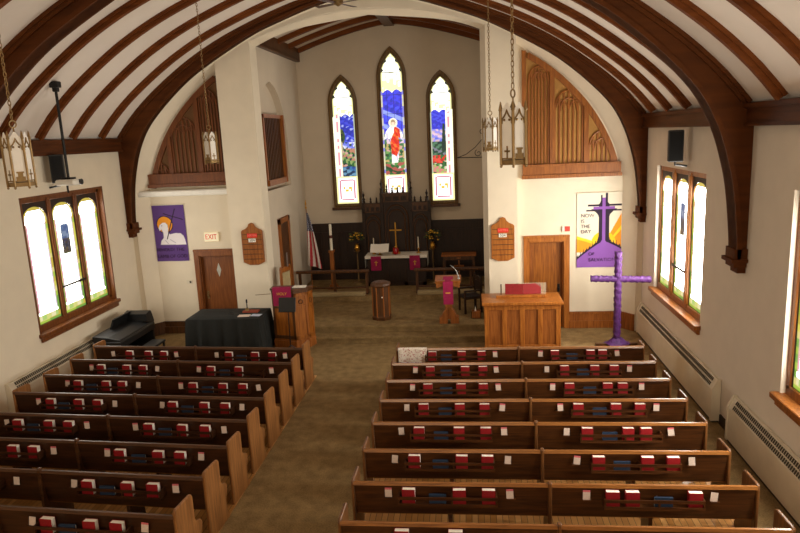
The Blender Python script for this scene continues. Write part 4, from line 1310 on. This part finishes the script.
# black draped table on the left
r = empty('folding_table', (-6.27, 15.85, 0)); tag(r, 'table hidden under a black floor-length cloth left of the pulpit', 'table')
MB().box(-.95, .9, -.4, .5, .93, .97).build('tabletop', M_mid, r)
for sx in (-.85, .8):
    for sy in (-.33, .35): MB().box(sx-.025, sx+.025, sy-.025, sy+.025, 0, .93).build('leg', M_mid, r)
m = MB(); n = 96
def ringp(t, out, z, amp):
    # rounded rectangle outline param t in 0..1
    hx, hy = .97+out, .5+out
    per = [(-hx, -hy), (hx-.02, -hy), (hx-.02, hy), (-hx, hy)]
    L = [2*hx-.02, 2*hy, 2*hx-.02, 2*hy]; tot = sum(L); d = t*tot; i = 0
    while d > L[i]: d -= L[i]; i = (i+1) % 4
    a, b = per[i], per[(i+1) % 4]; q = d/L[i]
    x, y = a[0]+(b[0]-a[0])*q, a[1]+(b[1]-a[1])*q
    nx, ny = [(0, -1), (1, 0), (0, 1), (-1, 0)][i]
    wv = amp*(math.sin(t*2*PI*17)+.5*math.sin(t*2*PI*29+1))
    return (-6.27+x+nx*wv, 15.9+y+ny*wv, z+.075*(1 if z > .85 else z/.85))
rows = [[(-6.2+.5*math.cos(2*PI*(k/n)+PI*1.25)*.1, 15.85+.1*math.sin(2*PI*(k/n)+PI*1.25)*.3, 1.0) for k in range(n)]]
for out, z, amp in ((-.3, .925, 0), (-.03, .925, 0), (0, .905, .003), (.015, .8, .012), (.03, .6, .022), (.05, .3, .03), (.07, .02, .034)):
    rows.append([ringp(k/n+1e-6, out, z, amp) for k in range(n)])
m.strip(rows, 0, True)
tag(m.build('black_tablecloth', M_blackc, smooth=True), 'black cloth draped to the floor over the table left of the pulpit', 'tablecloth')
for i, (x, y, w_, h_, rz, mt, lb) in enumerate(((-5.78, 15.62, .3, .21, .1, M_card, 'pinkish paper sheet on the black cloth table, left one'), (-5.48, 15.66, .26, .2, -.1, plain('paper_blue', '#B9C3D9', .8), 'pale blue paper sheet on the black cloth table, right one'))):
    o = MB().box(-w_/2, w_/2, -h_/2, h_/2, 0, .004).build('paper_sheet', mt); o.location = (x, y, 1.003); o.rotation_euler = (0, 0, rz)
    tag(o, lb, 'paper', 'papers on the black cloth table')
o = MB().box(-.2, .2, -.1, .1, 0, .035).build('red_folder', plain('red_brown_cover', '#8A3A22', .7)); o.location = (-5.72, 16.0, 1.003)
tag(o, 'reddish brown folder on the black cloth table beneath the small black microphone', 'folder')
r = empty('desk_microphone', (-5.82, 16.0, 1.039)); tag(r, 'small black microphone on a brass base standing on the red folder', 'microphone')
MB().lathe([(.055, 0), (.05, .05), (.02, .07)], 12).build('base', M_brass, r)
MB().lathe([(.014, .06), (.014, .2), (.024, .21), (.024, .28), (.006, .3)], 10).build('head', M_black, r)
r = empty('boom_microphone', (-5.0, 16.72, 0)); tag(r, 'thin boom microphone stand reaching left in front of the left pier', 'microphone')
MB().tube([(0, 0, .05), (0, 0, 1.3)], .012, 8).lathe([(.12, 0), (.11, .03), (.02, .05)], 14).build('stand', M_blackm, r)
MB().tube([(.25, 0, 1.33), (-.82, 0, 1.27)], .009, 6).build('boom', M_brass, r)
MB().tube([(.3, 0, 1.335), (-.05, 0, 1.3)], [.02, .03], 8).build('counterweight', M_mid, r)

# black digital piano against the left wall
r = empty('digital_piano', (-8.55, 15.2, 0)); tag(r, 'black upright digital piano with raised music desk against the left wall', 'piano')
MB().box(-.5, .22, -1.0, .72, .62, .8).build('key_case', M_black, r, bevel=.02)
MB().prism([(-.5, .8), (.2, .8), (.18, .84), (-.1, .9), (-.5, .93)], 'y', -1.0, .7).build('lid', M_black, r, bevel=.01)
MB().box(.0, .2, -.9, .55, .785, .805).build('keyboard', plain('key_strip', '#3A3D3C', .3), r)
MB().prism([(-.42, .9), (-.38, .9), (-.28, 1.16), (-.32, 1.17)], 'y', -.35, .5).build('music_desk', M_black, r)
MB().prism([(.4, .9), (.75, .78), (.77, .84), (.66, 1.12), (.62, 1.14), (.38, 1.1)], 'x', -.45, .18).build('raised_cover', M_black, r)
for y in (-.98, .66): MB().box(-.48, .18, y-.03, y+.06, 0, .62).build('side_panel', M_black, r)
MB().box(-.48, -.42, -.95, .7, .12, .62).build('back_panel', M_black, r)
MB().box(-.3, -.26, -.95, .7, .1, .18).build('pedal_rail', M_black, r)
r = empty('piano_bench', (-7.95, 14.9, 0)); tag(r, 'low black bench before the digital piano', 'bench')
MB().box(-.18, .18, -.4, .4, .46, .52).build('seat', M_black, r, bevel=.015)
for sx in (-.14, .14):
    for sy in (-.35, .35): MB().box(sx-.02, sx+.02, sy-.02, sy+.02, 0, .46).build('leg', M_black, r)

# ------------------------------------------------------------------ chancel furniture
ZA = .5
# altar
r = empty('altar', (-2.44, 21.1, ZA)); tag(r, 'dark wooden altar table below the stained glass', 'altar')
MB().box(-.9, .9, -.28, .3, .0, .96).build('body', M_dark, r)
m = MB()
for x in (-.9, -.3, .3, .9): m.box(x-.06, x+.06, -.31, -.28, 0, .96)
m.box(-.96, .96, -.31, -.28, 0, .12).box(-.96, .96, -.31, -.28, .86, .96)
m.build('front_frame', M_dark, r)
MB().box(-1.0, 1.0, -.34, .36, .96, 1.0).build('tabletop', M_dark, r)
m = MB()
m.strip([[(-1.012, y, .62) for y in (-.36, .36)], [(-1.012, y, 1.006) for y in (-.36, .36)], [(1.012, y, 1.006) for y in (-.36, .36)], [(1.012, y, .62) for y in (-.36, .36)]])
m.strip([[(x, -.362, 1.006) for x in (-1.012, 1.012)], [(x, -.364, .92) for x in (-1.012, 1.012)]])
tag(m.build('altar_linen', M_linen), 'white linen cloth hanging over both ends of the altar', 'altar cloth'); bpy.data.objects['altar_linen'].location = (-2.44, 21.1, ZA)
for x, nm in ((-3.09, 'left'), (-1.83, 'right')):
    o = empty('altar_hanging', (x, 20.73, 1.49)); tag(o, 'magenta hanging on the %s front of the altar' % nm, 'cloth hanging', 'altar hangings')
    MB().strip([[(-.17+.34*i/6, .2, .012) for i in range(7)], [(-.17+.34*i/6, -.002, .012) for i in range(7)], [(-.17+.34*i/6, -.006, -.46) for i in range(7)]]).build('cloth', M_maroon, o)
    MB().box(-.012, .012, -.012, -.006, -.3, -.14).box(-.05, .05, -.012, -.006, -.2, -.178).build('gold_cross', M_yellow, o)
# altar cross
r = empty('altar_cross', (-2.46, 21.15, 1.51)); tag(r, 'golden cross standing at the middle of the altar', 'cross')
MB().box(-.13, .13, -.1, .1, 0, .05).box(-.09, .09, -.07, .07, .05, .12).box(-.05, .05, -.04, .04, .12, .24).build('base', M_gild, r)
MB().box(-.02, .02, -.015, .015, .24, 1.02).box(-.2, .2, -.015, .015, .75, .79).build('cross', M_gild, r)
o = MB().lathe([(.05, 0), (.09, .03), (.1, .16), (.085, .2), (.1, .23)], 14).build('red_vase', M_redglass, smooth=True); o.location = (-2.46, 20.95, 1.51)
tag(o, 'red glass sanctuary light at the foot of the altar cross', 'candle holder')
# open book on stand
r = empty('altar_bible', (-2.98, 20.92, 1.51)); tag(r, 'large open white book on a brass stand on the altar', 'book')
MB().lathe([(.1, 0), (.03, .04), (.02, .12)], 10).box(-.2, .2, -.01, .1, .1, .12).build('book_stand', M_gild, r)
for s in (-1, 1):
    o = MB().prism([(0, 0), (s*.3, .03), (s*.3, .05), (0, .03)], 'y', -.17, .17).build('page_spread', M_page, r)
    o.location = (0, .03, .2); o.rotation_euler = (.75, 0, 0)
def candle(x, lb):
    r = empty('altar_candle', (x, 21.15, 1.51)); tag(r, lb, 'candle', 'candles on the altar')
    MB().lathe([(.07, 0), (.065, .02), (.02, .05), (.015, .12), (.04, .15), (.04, .17)], 12).build('holder', M_gild, r, smooth=True)
    MB().lathe([(.017, .17), (.016, .52), (.004, .54)], 10).build('wax', M_candle, r)
candle(-3.2, 'white candle beside the open book on the altar'); candle(-1.73, 'white candle at the right end of the altar')
# reredos
r = empty('reredos', (-2.46, 21.68, ZA)); tag(r, 'dark carved wooden reredos with pinnacles behind the altar', 'reredos')
def bay(x0, x1, h, name):
    m = MB().box(x0, x1, 0, .2, 0, h)
    w_ = x1-x0; xc = (x0+x1)/2
    bo = m.build(name, M_dark, r)
    m = MB(); n = 5
    for hh, zz in ((.42, 1.75), (.3, 1.7)):
        pts = [(xc+(w_*hh)*math.cos(PI*k/20), -.03, h-.95+(.55*hh/.42)*math.sin(PI*k/20)**.8) for k in range(21)]
        m.tube([(pts[0][0], -.03, .4)]+pts+[(pts[-1][0], -.03, .4)], .02, 6)
    m.box(x0, x1, -.05, .0, h-.12, h); m.box(x0, x1, -.07, .0, h-.3, h-.26)
    for k in range(4):
        x = x0+.08+(w_-.16)*k/3
        m.box(x-.035, x+.035, -.045, 0, h-.26, h-.12)
    m.build('tracery', M_mid, bo)
bay(-1.12, -.46, 2.62, 'side_bay'); bay(-.46, .46, 2.95, 'middle_bay'); bay(.46, 1.12, 2.62, 'side_bay')
for x, h, t in ((-1.1, 2.62, .42), (-.86, 2.62, .2), (-.66, 2.62, .2), (-.48, 2.9, .52), (-.3, 2.95, .3), (-.12, 2.95, .2), (.06, 2.95, .2), (.24, 2.95, .2), (.48, 2.9, .52), (.62, 2.62, .2), (.82, 2.62, .2), (1.02, 2.62, .42)):
    k_ = 1.5 if t > .3 else 1
    MB().lathe([(.04*k_, 0), (.03*k_, t*.3), (.045*k_, t*.35), (.02, t*.45), (.032*k_, t*.7), (.02, t*.8), (.005, t)], 6, (x, .08, h)).build('pinnacle', M_dark, r)
for x in (-1.1, -.48, .48, 1.1): MB().box(x-.05, x+.05, -.07, .02, 0, 2.66 if abs(x) > 1 else 2.95).build('buttress', M_dark, r)

# communion rails
def rail(name, x0, x1, label, posts):
    r = empty(name, ((x0+x1)/2, 19.83, ZA)); tag(r, label, 'communion rail', 'communion rails before the altar')
    L = (x1-x0)/2
    MB().prism([(-.08, .68), (.08, .68), (.09, .72), (.06, .76), (-.06, .76), (-.09, .72)], 'x', -L, L).build('top_rail', M_mid, r)
    MB().box(-L+.06, L-.06, -.03, .03, .17, .22).build('lower_rail', M_mid, r)
    for x in posts:
        MB().prism([(-.14, 0), (.14, 0), (.14, .05), (.04, .12), (.04, .68), (-.04, .68), (-.04, .12), (-.14, .05)], 'x', x-L*0-(x0+x1)/2-.04, x-(x0+x1)/2+.04).build('post', M_mid, r)
    o = MB().box(-L+.1, L-.1, -.1, .1, 0, .12).build('kneeler_cushion', M_tan, bevel=.02); o.location = ((x0+x1)/2, 19.62-.0, ZA)
    tag(o, 'tan kneeling cushion in front of the %s communion rail' % ('left' if x0 < -4 else 'right'), 'kneeler', 'kneeling cushions')
rail('communion_rail', -5.5, -3.2, 'wooden communion rail left of the altar opening', (-5.4, -4.3, -3.27))
rail('communion_rail', -1.78, .6, 'wooden communion rail right of the altar opening behind the lectern', (-1.7, -.05, .5))
for o in COL.objects:
    if o.name.startswith('kneeler_cushion'): o.location.y = 19.56

# font pedestal
r = empty('baptismal_font', (-2.52, 17.5, .34)); tag(r, 'octagonal wooden pedestal font standing on the centre of the platform', 'font')
rot = PI/8
MB().lathe([(.27, 0), (.28, .08), (.25, .11), (.245, .16), (.245, .92), (.265, .95)], 8, rot=rot).build('body', M_mid, r)
MB().lathe([(.265, .94), (.29, .97), (.28, 1.02), (.2, 1.06), (.04, 1.09)], 8, rot=rot).build('lid', M_mid, r)
m = MB()
for k in range(8):
    a = rot+2*PI*k/8; m.box(.245*math.cos(a)-.015, .245*math.cos(a)+.015, .245*math.sin(a)-.015, .245*math.sin(a)+.015, .1, .93)
m.build('corner_bead', M_golddk, r)
MB().ball((.06, -.24, .66), .02).build('white_knob', M_page, r)

# lectern
r = empty('lectern', (-.64, 17.0, .34)); tag(r, 'wooden lectern with magenta hanging and microphone right of the font', 'lectern')
MB().prism([(-.1, .12), (.1, .12), (.08, 1.08), (-.08, 1.08)], 'y', -.08, .08).build('post', M_golddk, r)
for s in (-1, 1):
    MB().prism([(s*.04, 0), (s*.26, 0), (s*.26, .16), (s*.2, .2), (s*.16, .3), (s*.08, .42), (s*.04, .44)], 'y', -.12, .12).build('foot', M_golddk, r, bevel=.006)
    MB().prism([(s*.08, 1.06), (s*.3, 1.0), (s*.32, 1.18), (s*.08, 1.2)], 'y', -.2, .18).build('desk_bracket', M_golddk, r)
MB().prism([(-.2, 1.12), (-.22, 1.16), (.2, 1.26), (.2, 1.2)], 'x', -.34, .34).build('book_desk', M_golddk, r)
o = empty('lectern_hanging', (-.64, 17.0, .34)); tag(o, 'magenta cloth hanging down the front of the lectern', 'cloth hanging')
MB().strip([[(x, .1, 1.245) for x in (-.13, -.04, .05, .13)], [(x, -.225, 1.172) for x in (-.13, -.04, .05, .13)], [(x, -.24, 1.1) for x in (-.13, -.04, .05, .13)], [(x, -.235, .56) for x in (-.13, -.04, .05, .13)]]).build('cloth', M_maroon, o)
MB().box(-.07, .06, -.248, -.24, .86, .885).build('gold_fringe', M_yellow, o)
o = empty('gooseneck_microphone', (-.36, 16.95, 1.57)); tag(o, 'thin silver gooseneck microphone on the right edge of the lectern', 'microphone')
MB().tube([(0, 0, 0), (-.01, 0, .06), (-.05, 0, .18), (-.13, 0, .28), (-.21, 0, .35)], [.018, .014, .009, .009, .007], 8).build('gooseneck', M_steel, o, smooth=True)
MB().lathe([(.03, 0), (.028, .03), (.012, .04)], 10, (0, 0, -.02)).build('base', M_steel, o)

# flag
r = empty('american_flag', (-5.24, 20.7, ZA)); tag(r, 'American flag hanging from a gold-tipped pole left of the altar', 'flag')
MB().lathe([(.16, 0), (.15, .04), (.03, .08)], 14).build('stand_base', M_gild, r)
MB().tube([(0, 0, .05), (-.03, 0, 2.62)], .016, 8).build('pole', M_golddk, r)
MB().lathe([(.02, 0), (.035, .04), (.012, .1), (.03, .16), (.004, .3)], 8, (-.03, 0, 2.62)).build('finial', M_gild, r)
def fplace(u, v):
    z = .78+1.72*v+.12*u*(1-v)*-1
    w_ = .05+.42*(1-v)**.8
    return (-.02+w_*u-.06*(1-v), -.03-.05*math.sin(u*9+v)*(.4+.6*(1-v))-.05*u, z)
def fpaint(u, v):
    if v > .66:
        q = ((u*7) % 1-.5)**2+((v*22+int(u*7)*.5) % 1-.5)**2
        return lin('#D9D6DE') if q < .07 else lin('#1C2348')
    d = (u*5.2+(1-v)*1.2)
    return lin('#A3232B') if int(d) % 2 == 0 else lin('#CFC3BA')
painted('cloth', 60, 70, fplace, fpaint, M_paint, r)

# paschal candle
r = empty('paschal_candle', (-4.5, 20.6, ZA)); tag(r, 'tall white candle on a brown wooden post beside the flag', 'candle')
MB().box(-.16, .16, -.16, .16, 0, .06).box(-.11, .11, -.11, .11, .06, .14).box(-.06, .06, -.06, .06, .14, 1.2).box(-.09, .09, -.09, .09, 1.2, 1.27).build('stand', M_golddk, r)
MB().lathe([(.045, 1.27), (.045, 1.66)], 12).lathe([(.045, 1.76), (.045, 2.1), (.005, 2.13)], 12).build('wax', M_candle, r)
MB().lathe([(.047, 1.66), (.047, 1.76)], 12).build('red_band', plain('dark_red', '#5A2018', .6), r)

# flower stands
def flowers(x, label):
    r = empty('flower_stand', (x, 21.25, ZA)); tag(r, label, 'flower stand', 'brass flower stands beside the altar')
    MB().lathe([(.18, 0), (.16, .03), (.03, .07), (.018, .5), (.03, .52), (.018, .55), (.018, 1.05), (.1, 1.1), (.11, 1.12)], 14).build('stand', M_brass, r)
    MB().lathe([(.05, 1.12), (.09, 1.18), (.08, 1.28), (.05, 1.32), (.065, 1.35)], 12).build('vase', M_gild, r, smooth=True)
    rng = random.Random(int(x*10))
    m = MB()
    for k in range(60):
        a = rng.uniform(0, 2*PI); e = rng.uniform(-.3, PI/2); R = rng.uniform(.1, .24)
        c = Vector((R*math.cos(a)*math.cos(e), R*math.sin(a)*math.cos(e)*.8, 1.48+R*math.sin(e)))
        d = Vector((math.cos(a), math.sin(a), .3)).normalized(); q = d.orthogonal().normalized()
        m.quad([c, c+d*.06+q*.025, c+d*.12, c+d*.06-q*.025])
    m.build('foliage', M_leaf, r, weld=False)
    for k in range(20):
        a = rng.uniform(0, 2*PI); e = rng.uniform(-.3, PI/2); R = rng.uniform(.17, .26)
        MB().ball((R*math.cos(a)*math.cos(e), R*math.sin(a)*math.cos(e)*.8, 1.48+R*math.sin(e)), .036, 7, 4, sz=.7).build('blossom', M_petal, r)
flowers(-3.78, 'brass stand of yellow flowers left of the altar')
flowers(-1.27, 'brass stand of yellow flowers right of the altar')

# credence table
r = empty('credence_table', (-.42, 21.05, ZA)); tag(r, 'small wooden side table with carved front right of the altar', 'table')
MB().box(-.56, .56, -.28, .28, .92, .97).build('tabletop', M_golddk, r, bevel=.008)
MB().box(-.5, .5, -.24, .24, .8, .92).build('apron', M_mid, r)
for sx in (-.47, .47):
    for sy in (-.2, .2): MB().box(sx-.035, sx+.035, sy-.035, sy+.035, 0, .92).build('leg', M_mid, r)
MB().box(-.02, .02, -.24, -.2, .3, .8).box(-.16, .16, -.24, -.2, .58, .63).build('carved_cross', M_golddk, r)
MB().box(-.06, .06, -.25, -.24, .85, .88).build('carved_boss', M_gold, r)

# louvre panel in the niche
r = empty('louver_panel', (CXL-.06, 18.78, 4.1)); tag(r, 'brown wooden louvred organ panel in the pointed niche of the chancel', 'organ panel')
MB().box(-.05, .08, -.9, -.8, 0, 1.95).box(-.05, .16, .8, .88, 0, 1.95).box(-.05, .1, -.9, .9, 1.85, 1.95).box(-.05, .14, -.92, .92, -.02, .14).build('frame', M_golddk, r)
MB().box(-.05, .02, -.8, .8, .1, 1.85).build('backing', M_mid, r)
m = MB()
for k in range(11):
    y = -.76+k*.15; m.box(.0, .06, y, y+.035, .14, 1.86)
m.build('slats', M_mid, r)

# wrought iron bracket on the right
r = empty('iron_bracket', (CXR, 18.2, 4.62)); tag(r, 'thin wrought iron scroll bracket left of the right lanterns', 'bracket')
m = MB().tube([(0, 0, 0), (-1.0, 0, .02)], .012, 6)
m.tube([(-.98, 0, .02), (-.75, 0, .1), (-.5, 0, .28), (-.3, 0, .5), (-.25, 0, .6)], .01, 6)
m.build('bars', M_blackm, r)
def spiral(cx, cz, R, t0, t1, n=26): return [(cx+R*(1-.75*i/n)*math.cos(t0+(t1-t0)*i/n), 0, cz+R*(1-.75*i/n)*math.sin(t0+(t1-t0)*i/n)) for i in range(n+1)]
MB().tube(spiral(-.3, .68, .1, -1, 7), .01, 6).tube(spiral(-.42, .12, .1, 2, 9), .009, 6).build('scroll', M_blackm, r)
MB().box(-.01, .0, -.03, .03, -.1, .75).build('wall_plate', M_blackm, r)

# ------------------------------------------------------------------ light
w = bpy.data.worlds.new('world'); sc.world = w; w.use_nodes = True
w.node_tree.nodes['Background'].inputs['Color'].default_value = (.9, .95, 1, 1)
w.node_tree.nodes['Background'].inputs['Strength'].default_value = .3
def area(name, loc, rot, sx, sy, power, col):
    l = bpy.data.lights.new(name, 'AREA'); l.shape = 'RECTANGLE'; l.size = sx; l.size_y = sy; l.energy = power; l.color = col
    o = bpy.data.objects.new(name, l); COL.objects.link(o); o.location = loc; o.rotation_euler = rot
    return o
# added warm fill behind the camera; the rear wall has no windows
area('rear_fill', (-2.5, YREAR+.1, 5.6), (math.radians(98), 0, 0), 7, 3.2, 480, (1, .86, .66))
# added warm fill hidden behind the header to brighten the chancel
area('chancel_fill', (CC, YA+.5, 7.6), (math.radians(35), 0, 0), 3.5, .3, 22, (1, .85, .66))

# ------------------------------------------------------------------ camera
f, yaw, pitch, roll = 658.0354, 0.1113, 0.1978, -0.0461
cy, sy = math.cos(yaw), math.sin(yaw); cp_, sp_ = math.cos(pitch), math.sin(pitch); cr, sr = math.cos(roll), math.sin(roll)
fwd = Vector((-sy, cy, 0)); right = Vector((cy, sy, 0)); up = Vector((0, 0, 1))
f2 = fwd*cp_-up*sp_; u2 = up*cp_+fwd*sp_
r3 = right*cr+u2*sr; u3 = u2*cr-right*sr
cam = bpy.data.cameras.new('camera'); co = bpy.data.objects.new('camera', cam); COL.objects.link(co)
cam.sensor_width = 36; cam.lens = 36*f/800; cam.clip_end = 200; cam.clip_start = .05
Mx = Matrix(((r3.x, u3.x, -f2.x, 0), (r3.y, u3.y, -f2.y, 0), (r3.z, u3.z, -f2.z, 5.33), (0, 0, 0, 1)))
co.matrix_world = Mx
sc.camera = co
sc.view_settings.view_transform = 'Standard'
sc.view_settings.look = 'None'
sc.view_settings.exposure = 0.0
sc.cycles.max_bounces = 10
sc.cycles.diffuse_bounces = 6
